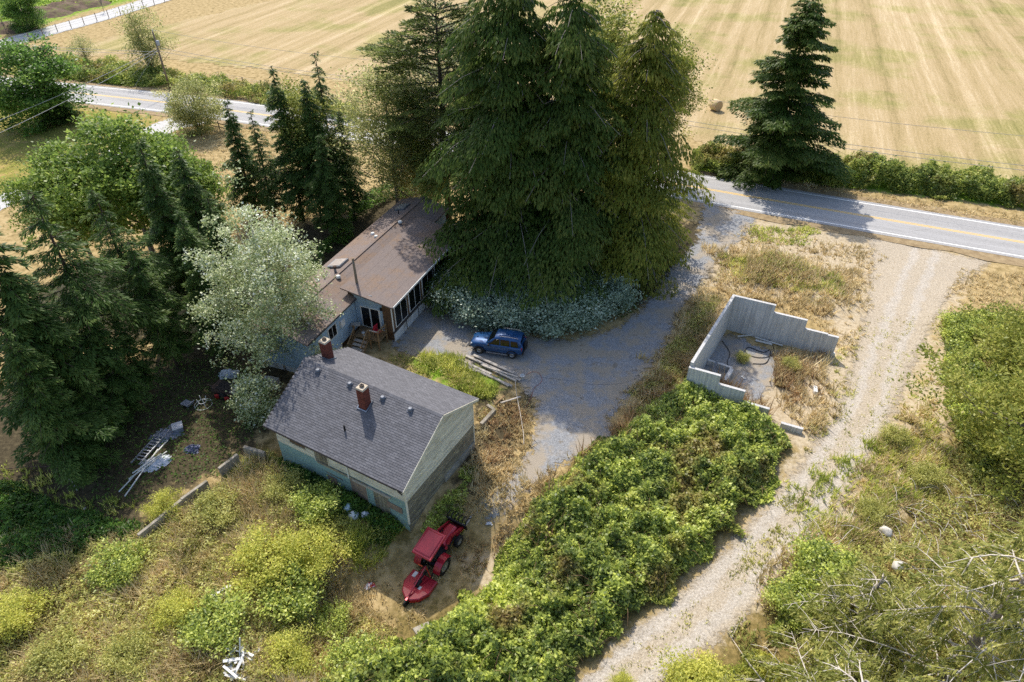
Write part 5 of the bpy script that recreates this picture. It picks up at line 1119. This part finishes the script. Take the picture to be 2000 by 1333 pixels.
mass('bramble_patch', 'green bramble patch across the lower track from the thicket', [(1605, 1085), (1670, 1140), (1650, 1200), (1560, 1255), (1485, 1262), (1500, 1200), (1555, 1130)], 1.3, 300, .28, .2, L_['bramble'], 1.8)
mass('weedy_corner', 'yellow-green weeds beside the lower end of the track', [(1380, 1310), (1470, 1265), (1520, 1290), (1560, 1400), (1270, 1400)], .9, 260, .26, .13, L_['yellow'], 1.5)
mass('bank_undergrowth', 'olive undergrowth on the bank beside the track', [(1840, 640), (2060, 620), (2150, 900), (2150, 1400), (1500, 1400), (1560, 1260), (1640, 1180), (1600, 1090), (1760, 1020), (1830, 960), (1860, 820)], .7, 75, .28, .13, L_['weed'], 1.6)
mass('bank_bramble', 'green brambles at the foot of the bank trees', [(1835, 625), (1900, 612), (2060, 640), (2060, 900), (1900, 940), (1850, 850), (1830, 720)], 1.1, 170, .28, .2, L_['bramble'], 1.8)
mass('roadside_hedge', 'thick bramble hedge between the road and the hay field', [(1355, 300), (1420, 308), (1660, 330), (2150, 380), (2150, 432), (1900, 395), (1700, 372), (1500, 350), (1355, 338)], 2.2, 140, .4, .28, L_['hedge'], 2.6)
mass('ditch_weeds', 'tall mixed weeds in the ditch by the transformer pole', [(20, 118), (150, 120), (320, 142), (520, 178), (700, 215), (700, 246), (520, 206), (400, 184), (250, 170), (60, 150), (20, 146)], 1.6, 52, .5, .22, L_['hedge'], 3.0)
mass('ditch_reeds', 'bright green reeds on the verge by the transformer pole', [(50, 138), (150, 140), (250, 158), (240, 170), (150, 158), (50, 152)], 1.1, 100, .45, .16, L_['canary'], 2.5)
mass('far_crops', 'lush green growth beyond the farm lane', [(-80, -60), (400, -60), (330, -26), (215, 5), (60, 28), (-80, 60)], .9, 7, .8, .5, L_['canary'], 4.0)
YARD = [(-120, 1120), (60, 1080), (200, 1040), (300, 1035), (420, 950), (520, 880), (600, 930), (700, 1010), (800, 1040), (700, 1060), (640, 1080), (660, 1150), (760, 1200), (620, 1320), (560, 1420), (-120, 1420)]
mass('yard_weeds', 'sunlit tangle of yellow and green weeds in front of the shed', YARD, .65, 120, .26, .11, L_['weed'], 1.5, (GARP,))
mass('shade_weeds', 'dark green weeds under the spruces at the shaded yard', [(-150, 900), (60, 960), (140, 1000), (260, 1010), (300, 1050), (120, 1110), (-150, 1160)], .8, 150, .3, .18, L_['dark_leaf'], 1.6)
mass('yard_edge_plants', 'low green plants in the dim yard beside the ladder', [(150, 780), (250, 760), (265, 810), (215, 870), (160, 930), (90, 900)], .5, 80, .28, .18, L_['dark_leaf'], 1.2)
mass('dim_yard_litter', 'scattered low plants on the dim yard floor behind the shed', [(230, 800), (330, 700), (470, 690), (520, 760), (500, 850), (420, 930), (300, 960), (200, 1010), (140, 1000)], .25, 20, .22, .13, L_['dark_leaf'], 1.2)  # dark leaf colour stands in for tree shade over the yard
mass('shed_side_grass', 'green weeds along the rear wall of the shed', [(800, 695), (870, 695), (900, 722), (960, 752), (975, 790), (945, 830), (940, 790), (900, 770), (820, 730), (760, 700)], .5, 70, .26, .1, L_['weed'], 1.4, (GARP, DRV))
mass('gable_weeds', 'green weeds at the foot of the shed gable', [(805, 1025), (850, 985), (900, 930), (935, 905), (930, 960), (880, 1010), (840, 1045)], .45, 220, .24, .14, L_['bramble'], 1.2, (GARP,))
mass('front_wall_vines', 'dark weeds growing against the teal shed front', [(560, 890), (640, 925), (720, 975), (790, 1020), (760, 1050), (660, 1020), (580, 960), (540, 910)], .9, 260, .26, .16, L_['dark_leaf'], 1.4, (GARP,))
mass('house_end_shrubs', 'dark shrubs along the hidden side of the brown roof', [(700, 440), (770, 390), (830, 372), (840, 350), (720, 380), (640, 470), (590, 540), (560, 560), (570, 600), (640, 520)], 1.6, 70, .36, .24, L_['dark_leaf'], 2.4, (HOUP,))
mass('berm_weeds', 'brown and green weeds on the mound behind the foundation', [(1390, 530), (1450, 505), (1520, 505), (1600, 540), (1640, 580), (1600, 600), (1530, 575), (1440, 560), (1400, 560)], .6, 16, .28, .09, L_['weed'], 1.4, (FNDP,))
mass('wall_side_weeds', 'brownish weeds between the drive and the concrete wall', [(1330, 640), (1370, 580), (1415, 580), (1400, 620), (1345, 700), (1340, 740), (1280, 790), (1220, 840), (1240, 770)], .5, 130, .28, .11, L_['weed'], 1.3, (FNDP, DRV))
def canes(name, label, px, n, h, L, mat, r=.012):
    m = MB(); x, y, e = scatter(PG(px), 2.0); k = RNG.choice(len(x), min(n, len(x)), False)
    for i in k:
        a = RNG.random()*6.283; l_ = L*(.5+RNG.random()); z0 = h1(x[i], y[i])+h*.4; zt = h*(.55+.5*RNG.random())
        m.tube([(x[i]+math.cos(a)*l_*t, y[i]+math.sin(a)*l_*t, z0+zt*math.sin(min(1, t*1.1)*2.3)) for t in (0, .3, .55, .8, 1)], [r, r, r*.9, r*.7, r*.4], 3, False)
    o = m.build(name, M_[mat], None, bevel=None); o['kind'] = 'stuff'; o['label'] = label; o['category'] = 'undergrowth'; return o
M_['cane'] = mk('brown_bramble_cane', S(140, 112, 84), S(104, 82, 60), 4, .9)
canes('bramble_canes', 'bare brown canes arching out of the bramble thicket', BIG, 420, 1.1, 1.1, 'cane')
canes('dead_branches', 'bleached dead twigs strewn over the bank', [(1600, 1010), (1840, 960), (2050, 980), (2050, 1380), (1450, 1380), (1540, 1200)], 240, .5, 1.2, 'palebark', .016)
ex = (GARP, HOUP, ROADP)
TRK = PG([(1735, 480), (1725, 560), (1670, 700), (1655, 800), (1605, 880), (1545, 960), (1465, 1060), (1365, 1160), (1180, 1310), (1235, 1350), (1300, 1290), (1390, 1210), (1500, 1105), (1600, 1005), (1680, 895), (1750, 795), (1785, 710), (1825, 615), (1880, 520)])
blades('dry_grass', 'dry tan grass on the open ground', [
  ([(1460, 440), (1730, 490), (1700, 620), (1650, 700), (1560, 620), (1400, 570), (1420, 500)], 7, .35, 6), ([(1370, 480), (1680, 530), (1690, 630), (1400, 580)], 9, .6, 8), ([(1440, 505), (1600, 535), (1600, 580), (1460, 555)], 12, .9, 8), ([(1520, 690), (1620, 700), (1630, 800), (1580, 870), (1510, 790)], 14, .7, 8), ([(1850, 520), (2050, 545), (2050, 640), (1840, 620)], 10, .3, 6),
  ([(1230, 760), (1340, 600), (1420, 520), (1440, 580), (1350, 720), (1300, 790), (1200, 850)], 16, .5, 7), ([(1560, 980), (1700, 890), (1830, 760), (1850, 900), (1750, 1050), (1600, 1090)], 12, .5, 7), ([(1500, 1050), (2050, 950), (2050, 1380), (1450, 1380)], 10, .55, 7),
  ([(-60, 1080), (300, 1040), (520, 900), (650, 1060), (680, 1370), (-60, 1370)], 34, .75, 8), ([(930, 790), (1040, 780), (1040, 860), (960, 960), (900, 980)], 18, .35, 7), ([(400, 260), (520, 240), (620, 420), (500, 460), (300, 330)], 5, .35, 6), ([(1400, 330), (2100, 440), (2100, 470), (1400, 352)], 10, .3, 5), ([(60, 150), (520, 203), (520, 212), (60, 158)], 8, .3, 5), ([(870, 1040), (1000, 1010), (980, 1080), (900, 1130)], 16, .3, 6), ([(650, 1060), (800, 1050), (860, 1110), (800, 1190), (700, 1170)], 14, .22, 6), ([(930, 900), (1040, 860), (1045, 900), (960, 1000), (900, 1000)], 20, .4, 6), ([(1050, 930), (1120, 890), (1000, 1030), (960, 1040)], 22, .4, 6), ([(640, 1080), (760, 1190), (700, 1260), (560, 1260)], 20, .5, 7)], L_['grass_dry'], ex+(TRK,))
blades('track_weeds', 'sparse weeds growing along the middle and edges of the track', [([(1690, 620), (1790, 620), (1760, 790), (1640, 960), (1420, 1180), (1200, 1340), (1160, 1340), (1400, 1140), (1560, 960), (1660, 780)], 5, .16, 6), ([(1575, 950), (1600, 960), (1500, 1070), (1420, 1140), (1400, 1130), (1480, 1050)], 22, .2, 7), ([(1640, 680), (1690, 680), (1640, 820), (1580, 890), (1560, 880)], 12, .25, 6), ([(1720, 900), (1790, 760), (1830, 680), (1850, 760), (1760, 920), (1640, 1060)], 14, .3, 6)], L_['weed'])
blades('green_grass', 'green grass tufts among the dry ground', [
  ([(1470, 440), (1600, 450), (1580, 480), (1460, 470)], 16, .3, 6), ([(1400, 500), (1640, 540), (1640, 590), (1440, 560)], 12, .5, 7), ([(790, 690), (880, 692), (920, 730), (970, 755), (960, 800), (900, 770)], 36, .5, 7), ([(0, 1050), (290, 1045), (520, 890), (640, 1050), (640, 1333), (0, 1333)], 14, .55, 6), ([(0, 900), (230, 970), (280, 1030), (0, 1060)], 8, .4, 6), ([(1540, 960), (1850, 800), (1850, 950), (1600, 1120)], 14, .5, 7), 
  ([(560, 900), (800, 1030), (700, 1090), (640, 1040)], 30, .6, 7), ([(-100, 160), (310, 235), (60, 350), (-100, 380)], 2.5, .15, 5)], L_['grass_green'], ex)
blades('rusty_stalks', 'reddish dead stalks beside the shed and foundation', [([(950, 800), (1030, 790), (1010, 880), (940, 940)], 20, .45, 5), ([(1525, 690), (1600, 690), (1610, 780), (1540, 800), (1515, 750)], 10, .8, 6), ([(1300, 690), (1345, 700), (1330, 760), (1240, 800)], 12, .6, 6), ([(880, 1050), (960, 1010), (1000, 1040), (930, 1090)], 14, .25, 6), ([(1380, 740), (1500, 810), (1480, 850), (1340, 770)], 14, 1.0, 6), ([(1200, 850), (1340, 750), (1420, 800), (1300, 880), (1120, 960), (1080, 940)], 7, 1.2, 6), ([(1060, 980), (1140, 920), (1160, 1000), (1040, 1080)], 7, 1.2, 6), ([(0, 1200), (620, 1100), (620, 1333), (0, 1333)], 3, .6, 6)], L_['rust'], (GARP,))
# single bushes one can tell apart
BU = [(YSH, 330, 1005, 1.5, .85, 'bright yellow bush beside the long old wall'), (YSH, 530, 1110, 2.0, 1.2, 'large yellow-green bush in the middle of the weeds'), (YSH, 610, 1080, 1.9, 1.1, 'yellow flowering bush beside the teal wall weeds'), (GSH, 560, 1160, 1.9, 1.1, 'dark green bush below the large yellow bush'), (YSH, 25, 1225, 1.8, 1.1, 'yellow bush at the edge of the spruce shade'), (YSH, 345, 1215, 1.5, 1.0, 'yellow-green bush beside the broken wall stub'), (GSH, 430, 1235, 1.7, 1.2, 'green bush below the broken wall stub'), (YSH, 560, 1290, 1.6, 1.1, 'golden bush above the white scrap heap'), (GSH, 240, 1120, 1.6, 1.1, 'leafy green bush between shade and sunny weeds'), (WSH, 430, 1010, 1.5, 1.3, 'grassy olive clump beside the long old wall'), (WSH, 130, 1290, 1.5, 1.3, 'olive weedy clump near the yellow bush'), (WSH, 560, 960, 1.4, 1.2, 'olive clump before the teal wall'), (GSH, 620, 1000, 1.6, 1.1, 'green bush close to the teal wall'), (GSH, 640, 1190, 1.3, 1.0, 'small green bush at the rim of the tractor hollow'), (WSH, 250, 1290, 1.4, 1.2, 'brownish weedy clump in the open weeds'), (GSH, 690, 1290, 1.6, 1.2, 'rounded bramble bush beside the concrete slab'), (YSH, 1215, 1340, 1.0, .7, 'yellow bush over the lower end of the track'), (YSH, 1350, 1350, 1.6, 1.3, 'yellow-green bush beside the track end, under the bleached cedar'), (GSH, 1600, 1130, 1.9, 1.2, 'bright bramble bush beside the track below the boulders'), (GSH, 1545, 1190, 1.6, 1.1, 'lower bramble bush beside the track'), (WSH, 1740, 860, 1.3, .9, 'grey-green weed clump beside the upper track'), (WSH, 1800, 940, 1.3, 1.0, 'weed clump between the track and the bank trees'), (WSH, 1700, 1010, 1.2, 1.0, 'weed clump above the boulders'), (WSH, 1545, 720, 1.0, 1.0, 'tall rusty weed clump inside the foundation'), (WSH, 1450, 705, .9, .8, 'small tan weed clump on the foundation gravel'), (GSH, 1870, 655, 1.6, 1.3, 'green bush at the top of the bank'), (GSH, 1840, 560, .01, .01, '')]
for k, (pr, px, py, h, w_, lb) in enumerate(BU):
    if not lb: continue
    p = G(px, py); plant(pr, 'bush', lb, 'bush', p[0], p[1], h, k*.9, w_, 'bushes in the overgrown yard' if px < 1100 else 'bushes beside the track')
# ------------------------------------------------------------------ yard clutter
random.seed(5)
def at(px, py, z=0.0):
    p = G(px, py, z); return (float(p[0]), float(p[1]), h1(p[0], p[1]))
PL = 'planks in the pile beside the drive'
plist = [((925, 698), (1004, 734), .22, .16, 'topmost long grey plank of the pile, nearest the SUV'), ((909, 698), (1016, 746), .2, .1, 'longest plank of the pile, ending at the white pail'), ((893, 704), (960, 734), .2, .08, 'plank overgrown by grass at the pile\'s shed side'), ((900, 712), (975, 745), .22, .04, 'wide plank low in the pile'), ((888, 712), (930, 728), .24, .02, 'short plank end sticking into the grass'), ((940, 716), (1008, 748), .16, .14, 'narrow plank lying across the pile'), ((930, 726), (1000, 756), .2, .02, 'lower plank at the rear of the pile'), ((960, 738), (994, 756), .2, .06, 'short plank at the rear of the pile'), ((950, 722), (1012, 742), .14, .2, 'thin slat on top of the pile')]
for a, b, w, z, lb in plist: plank(a, b, w, .09, lb, PL, 'oldwood', z)
plank((978, 791), (1017, 779), .12, .05, 'loose board on the brush behind the shed', 'loose boards', 'oldwood', .18); plank((966, 792), (985, 776), .1, .05, 'short stick leaning on the brush behind the shed', 'loose boards', 'deckwood', .1)
t = thing('pail', 'white pail at the end of the plank pile', 'pail', at(1020, 741)); MB().lathe([(.13, 0), (.17, .34), (.185, .34), (.185, .37), (.15, .37), (.12, .04), (.001, .04)], 14).build('body', M_['whitetrim'], t, True); MB().tube([(-.17, 0, .34), (-.1, .1, .44), (.1, .1, .44), (.17, 0, .34)], .01, 5).build('handle', M_['aluminium'], t)
hose([(1028, 733), (1040, 728), (1052, 730), (1059, 742), (1052, 752), (1044, 758), (1036, 780), (1026, 800)], .018, 'reddish hose looped on the gravel by the planks', 'garden_hose', 'redhose', .02)
hose([(1006, 748), (1009, 775), (1016, 812), (1022, 850), (1023, 872)], .022, 'pale rope running from the planks over the brush', 'rope', 'palebark', .2, 'rope')
hose([(1056, 738), (1110, 744), (1160, 752), (1208, 751), (1240, 742)], .009, 'thin black cable lying across the gravel drive', 'ground_cable', 'hose', .02, 'cable')
# old low walls
def lowwall(pts, h, th, label, name='garden_wall', group='old low concrete walls'):
    m = MB(); ps = [np.array(G2(*q, 0.0)) for q in pts]
    t = thing(name, label, 'wall', (ps[0][0], ps[0][1], 0), 0, group); o = ps[0]
    for a, b in zip(ps[:-1], ps[1:]):
        d = b-a; L = np.linalg.norm(d); n = max(1, int(L/1.3))
        for k in range(n):
            p = a+d*(k/n)-o; q = a+d*((k+1)/n)-o; hz_ = h*random.uniform(.86, 1.05); zb = h1(*(a+d*((k+.5)/n)))
            MB().beam((p[0], p[1], zb+hz_/2-.15), (q[0]-.0, q[1], zb+hz_/2-.15), th, hz_+.3).build('wall_segment', M_['oldconcrete'], t, bevel=.02)
    return t
lowwall([(278, 1062), (362, 994), (412, 958)], .95, .2, 'long low concrete wall beside the yellow bush'); lowwall([(434, 934), (470, 906)], .95, .2, 'short concrete wall piece between the long wall and the shed')
lowwall([(482, 890), (522, 902)], .9, .22, 'low wall butting against the shed corner'); lowwall([(400, 1208), (458, 1162)], .7, .24, 'broken wall stub deep in the sunny weeds')
lowwall([(952, 796), (966, 806), (940, 834)], .35, .25, 'low kerb wall behind the shed gable')
plank((420, 1178), (456, 1156), .18, .06, 'bleached board on the broken wall stub', 'loose boards', 'whitepaint', .62)
# ladder and pipes
def flat(px, py, rz, name, label, cat): return thing(name, label, cat, at(px, py), rz)
la, lb = np.array(at(272, 905)), np.array(at(322, 850)); dl = lb-la; Ll = np.hypot(dl[0], dl[1]); az_ = math.atan2(dl[1], dl[0])
LD = thing('ladder', 'aluminium ladder lying on the shaded yard floor', 'ladder', (la[0], la[1], la[2]+.25), az_)
for s in (-1, 1): MB().box((Ll/2, s*.3, .05), (Ll+.6, .05, .1)).build('rail', M_['aluminium'], LD)
for k in range(10): MB().box((Ll*(k+.5)/10, 0, .05), (.09, .56, .04)).build('rung', M_['aluminium'], LD)
for k, (a, b, lb_) in enumerate((((234, 964), (330, 868), 'long white pipe beside the ladder'), ((246, 974), (312, 886), 'pipe crossing under the ladder end'), ((254, 942), (330, 891), 'pipe lying over the scrap by the ladder'), ((262, 932), (320, 897), 'short pipe among the scrap by the ladder'))):
    p, q = np.array(at(*a)), np.array(at(*b)); o = MB().tube([(0, 0, .2+.06*k), tuple(np.r_[(q-p)[:2], .4+.05*k])], .045, 8).build('pipe', M_['whitepaint'], None, True); o.location = tuple(p); tag(o, lb_, 'pipe', 'pipes in the yard scrap')
def crumple(name, label, px, py, rx, ry, h, mat, cat, seed, rz=0.):
    r = np.random.default_rng(seed); n = 14; m = MB(); vs = []; fs = []
    for i in range(n):
        for j in range(n):
            u = i/(n-1)*2-1; v = j/(n-1)*2-1; rr_ = math.hypot(u, v); k = max(0, 1-rr_*rr_*.8); vs.append((u*rx*(1+.12*r.normal()), v*ry*(1+.12*r.normal()), h*k*(.5+.7*r.random())))
    for i in range(n-1):
        for j in range(n-1): fs.append((i*n+j, (i+1)*n+j, (i+1)*n+j+1, i*n+j+1))
    m.raw(vs, fs); o = m.build(name, M_[mat], None); o.location = at(px, py); o.rotation_euler = (0, 0, rz); return tag(o, label, cat)
crumple('tarpaulin', 'crumpled grey tarpaulin at the upper end of the ladder', 322, 852, .95, .7, .3, 'tarp', 'tarp', 3, .8); crumple('scrap_heap', 'pale torn sheeting heaped beside the pipes', 305, 905, .9, .6, .35, 'bag', 'scrap', 4, .5); crumple('scrap_heap', 'dark blue sack lying in the weeds near the ladder', 375, 878, .5, .4, .3, 'bluetarp', 'sack', 6)
t = thing('storage_box', 'white lidded box standing behind the grey tarpaulin', 'box', at(349, 840), .5); MB().box((0, 0, .2), (.62, .62, .4)).build('body', M_['tarp'], t); MB().box((0, 0, .43), (.72, .72, .07)).build('lid', M_['grate'], t, bevel=.015)
# patio table frame without its top
t = thing('table_frame', 'round white metal patio table frame without its glass', 'table', at(398, 792), .3)
ring = [(.62*math.cos(a), .62*math.sin(a), .06) for a in np.linspace(0, 2*math.pi, 29)]; MB().tube(ring, .024, 6, False).build('rim', M_['whitepaint'], t, True)
ring = [(.26*math.cos(a), .26*math.sin(a), .34) for a in np.linspace(0, 2*math.pi, 19)]; MB().tube(ring, .02, 6, False).build('inner_ring', M_['whitepaint'], t, True)
for k in range(4):
    a = k*math.pi/2+.4; MB().tube([(.62*math.cos(a), .62*math.sin(a), .06), (.26*math.cos(a), .26*math.sin(a), .34), (.33*math.cos(a), .33*math.sin(a), .72)], .022, 6).build('leg', M_['whitepaint'], t, True)
t = thing('lounge_chair', 'grey folded lounge chair beside the table frame', 'chair', at(367, 793), 2.7)
MB().box((0, 0, .25), (.75, .55, .05)).build('seat', M_['tarp'], t); MB().box((-.45, 0, .42), (.4, .55, .05), Matrix.Rotation(R_(50), 3, 'Y')).build('backrest', M_['tarp'], t)
for x in (-.3, .32):
    for y in (-.24, .24): MB().tube([(x, y, 0), (x, y, .25)], .02, 6).build('leg', M_['aluminium'], t)
# small flat trailer with boards
q = [np.array(G2(px, py, .8)) for px, py in ((410.5, 757), (429, 741.5), (472, 751.5), (456.7, 770))]; ctr = sum(q)/4; e1 = q[3]-q[0]; e2 = q[1]-q[0]
t = thing('utility_trailer', 'dark rusty box trailer parked under the silver poplar', 'trailer', (ctr[0], ctr[1], 0), math.atan2(e1[1], e1[0])); la_ = np.linalg.norm(e1); lb_ = np.linalg.norm(e2)
MB().box((0, 0, .55), (la_, lb_, .42)).build('box', M_['rust'], t); MB().box((0, 0, .79), (la_*.62, lb_*.95, .05)).build('cover_sheet', M_['blackplastic'], t)
for k in range(4): MB().box((la_*.42-.0, -lb_*.4+k*lb_*.27, .8), (.5, .2, .04)).build('board', M_['oldwood'], t)
for s in (-1, 1):
    w_ = bpy.data.objects.new('wheel', None); COL.objects.link(w_); w_.parent = t; w_.location = (0, s*(lb_/2+.12), .3)
    MB().lathe([(.17, -.08), (.28, -.09), (.3, 0), (.28, .09), (.17, .08)], 18, axis='Y').build('tyre', M_['rubber'], w_, True); MB().lathe([(.001, -.05), (.17, -.06), (.17, .06), (.001, .05)], 14, axis='Y').build('rim', M_['rust'], w_, True)
MB().beam((-la_/2, 0, .4), (-la_/2-.8, 0, .35), .08, .08).build('drawbar', M_['rust'], t)
for k, (px, py) in enumerate(((426, 779), (445, 784))):
    g = thing('fuel_can', ['red fuel can at the trailer side, nearer the table frame', 'red fuel can at the trailer side, nearer the shed'][k], 'fuel can', at(px, py), .4, 'fuel cans by the trailer'); MB().box((0, 0, .19), (.34, .2, .38)).build('body', M_['redcan'], g, bevel=.04); MB().tube([(.1, 0, .38), (.16, 0, .46)], .03, 8).build('spout', M_['black'], g); MB().tube([(-.12, 0, .37), (-.1, 0, .43), (.02, 0, .43), (.04, 0, .37)], .015, 6).build('handle', M_['redcan'], g)
crumple('rubbish_heap', 'whitish rubbish heap behind the trailer', 446, 733, .7, .5, .5, 'bag', 'rubbish', 9)
t = thing('wooden_crate', 'weathered open wooden crate at the shed rear corner', 'crate', at(529, 753), -.25)
for k in range(4): MB().box((0, -.33+.22*k, .5), (1.15, .2, .04)).build('top_board', M_['oldwood'], t)
for s in (-1, 1):
    MB().box((0, s*.42, .26), (1.15, .04, .5)).build('side_board', M_['oldwood'], t); MB().box((s*.56, 0, .26), (.04, .8, .5)).build('end_board', M_['oldwood'], t)
# sticks, sacks, litter
for a, b, lb in (((130, 928), (152, 959), 'upper pale stick on the dim yard floor'), ((168, 993), (130, 1044), 'longer pale stick on the dim yard floor'), ((7, 1035), (34, 1067), 'pale stick at the edge of the spruces')): plank(a, b, .1, .08, lb, 'sticks on the yard floor', 'oldwood', .05)
hose([(2, 920), (60, 915), (150, 915), (200, 912), (222, 905), (220, 895)], .03, 'bent grey pipe on the dim yard floor', 'old_pipe', 'rust', .1, 'pipe')
for k, (px, py, m_, sz, lb) in enumerate(((684, 996, 'bluebag', .42, 'blue and white sack against the teal shed door'), (692, 1010, 'bag', .36, 'white rubbish sack below the blue one'), (714, 1008, 'bag', .28, 'small white rubbish sack by the grey door'))):
    r = np.random.default_rng(k); m = MB(); n = 10; secs = []
    for i in range(7):
        z = sz*1.6*i/6; rad = sz*[.7, .95, 1, .9, .65, .3, .12][i]; secs.append([(rad*math.cos(a)*(1+.14*r.normal()), rad*math.sin(a)*(1+.14*r.normal()), z) for a in np.linspace(0, 2*math.pi, n, False)])
    m.loft(secs); o = m.build('rubbish_sack', M_[m_], None, True); o.location = at(px, py); tag(o, lb, 'sack', 'sacks in front of the shed')
crumple('litter_bag', 'red and white bag lying on the brown hollow', 713, 1106, .3, .22, .12, 'redwhite', 'litter', 12, .5); crumple('litter_bag', 'white scrap by the fork tines of the tractor', 955, 1003, .2, .12, .1, 'bag', 'litter', 13)
hose([(1003, 1000), (1003, 1001)], .01, 'x', 'x', 'hose') if False else None
# white scrap heap in the weeds
WS = thing('board_heap', 'heap of splintered white painted boards in the lower weeds', 'scrap', at(468, 1305))
for k in range(22):
    a = random.uniform(0, 3.14); l_ = random.uniform(.5, 1.4); MB().box((random.uniform(-.6, .6), random.uniform(-.7, .7), .25+.02*k), (l_, random.uniform(.07, .16), .03), Matrix.Rotation(a, 3, 'Z') @ Matrix.Rotation(random.uniform(-.35, .35), 3, 'Y')).build('board', M_['whitepaint'], WS)
MB().beam((0, .2, .2), (.05, .9, 1.3), .05, .05).build('board', M_['whitepaint'], WS)
t = tag(MB().box((0, 0, .3), (1.0, .7, .12), Matrix.Rotation(.25, 3, 'Y')).build('concrete_slab', M_['oldconcrete'], None, bevel=.02), 'tilted pale concrete slab below the mower', 'slab'); t.location = at(822, 1200); t.rotation_euler = (0, 0, .6)
# boulders
def boulder(px, py, r0_, label, seed, z=.2):
    r = np.random.default_rng(seed); m = MB(); n, k = 12, 8; vs = []; fs = []
    for i in range(k):
        th = math.pi*i/(k-1)
        for j in range(n):
            ph = 2*math.pi*j/n; rad = r0_*(1+.14*r.normal()); vs.append((rad*math.sin(th)*math.cos(ph)*1.2, rad*math.sin(th)*math.sin(ph)*.9, rad*math.cos(th)*.8))
    for i in range(k-1):
        for j in range(n): fs.append((i*n+j, i*n+(j+1) % n, (i+1)*n+(j+1) % n, (i+1)*n+j))
    m.raw(vs, fs); o = m.build('boulder', M_['stone'], None, True); p = at(px, py); o.location = (p[0], p[1], p[2]+r0_*.6+z); o.rotation_euler = (0, 0, seed); return tag(o, label, 'boulder', 'boulders below the track')
boulder(1745, 1120, .33, 'smooth white boulder among the bleached branches', 1, .5); boulder(1726, 1048, .32, 'jagged pale boulder with a dark hollow', 2, .3)
# dirt heaps far left
for k, (px, py, rx, lb) in enumerate(((78, 28, 7, 'brown dirt heap beside the bare lane tree'), (120, 18, 6, 'middle brown dirt heap by the farm lane'), (160, 9, 6.5, 'grassy brown dirt heap by the thin lane tree'), (16, 58, 6, 'dirt heap beside the leafy lane tree'))):
    r = np.random.default_rng(k); m = MB(); n = 20; vs = []; fs = []
    for i in range(n):
        for j in range(n):
            u = i/(n-1)*2-1; v = j/(n-1)*2-1; q = max(0, 1-(u*u+v*v)); vs.append((u*rx, v*rx*.7, 1.5*q*(.75+.3*r.random())-.1))
    for i in range(n-1):
        for j in range(n-1): fs.append((i*n+j, (i+1)*n+j, (i+1)*n+j+1, i*n+j+1))
    m.raw(vs, fs); o = m.build('dirt_heap', M_['dirt'], None, True); p = G(px, py); o.location = (p[0], p[1], 0); tag(o, lb, 'dirt heap', 'dirt heaps by the farm lane')
# ------------------------------------------------------------------ fences
def fence(pxs, h, name, label, rails, r=.07, wood='pole', rail_w=None):
    ps = [np.array(G2(*q)) for q in pxs]; o = ps[0]; t = thing(name, label, 'fence', (o[0], o[1], 0))
    for p in ps: MB().tube([(p[0]-o[0], p[1]-o[1], -.2), (p[0]-o[0], p[1]-o[1], h*random.uniform(.93, 1.05))], r, 7).build('post', M_[wood], t)
    for z in rails:
        for a, b in zip(ps[:-1], ps[1:]):
            if rail_w: MB().beam((*(a-o), z), (*(b-o), z+random.uniform(-.08, .05)), .06, rail_w).build('rail', M_[wood], t)
        if not rail_w: MB().tube([(*(p-o), z) for p in ps], .018, 4).build('wire', M_['wire'], t)
    return t
fence([(30, 89), (59, 81), (86, 72.5), (113, 63), (140, 56), (165, 48.5), (190, 42), (213, 36), (236, 29), (259, 22), (281, 15.5), (302, 10), (322, 4), (345, -3)], 1.55, 'lane_fence', 'wire fence on posts between the farm lane and the hay field', (.6, 1.0, 1.4), .07)
fence([(378, 243), (404, 250), (430, 256), (470, 268)], 1.3, 'rail_fence', 'old timber rail fence beside the round shrub', (.55, 1.05), .07, 'pole', .1)
fence([(440, 160), (476, 167), (512, 175), (560, 184), (610, 194), (658, 203), (710, 214)], 1.3, 'field_fence', 'wire fence along the edge of the hay field behind the ditch', (.5, .9, 1.2), .08)
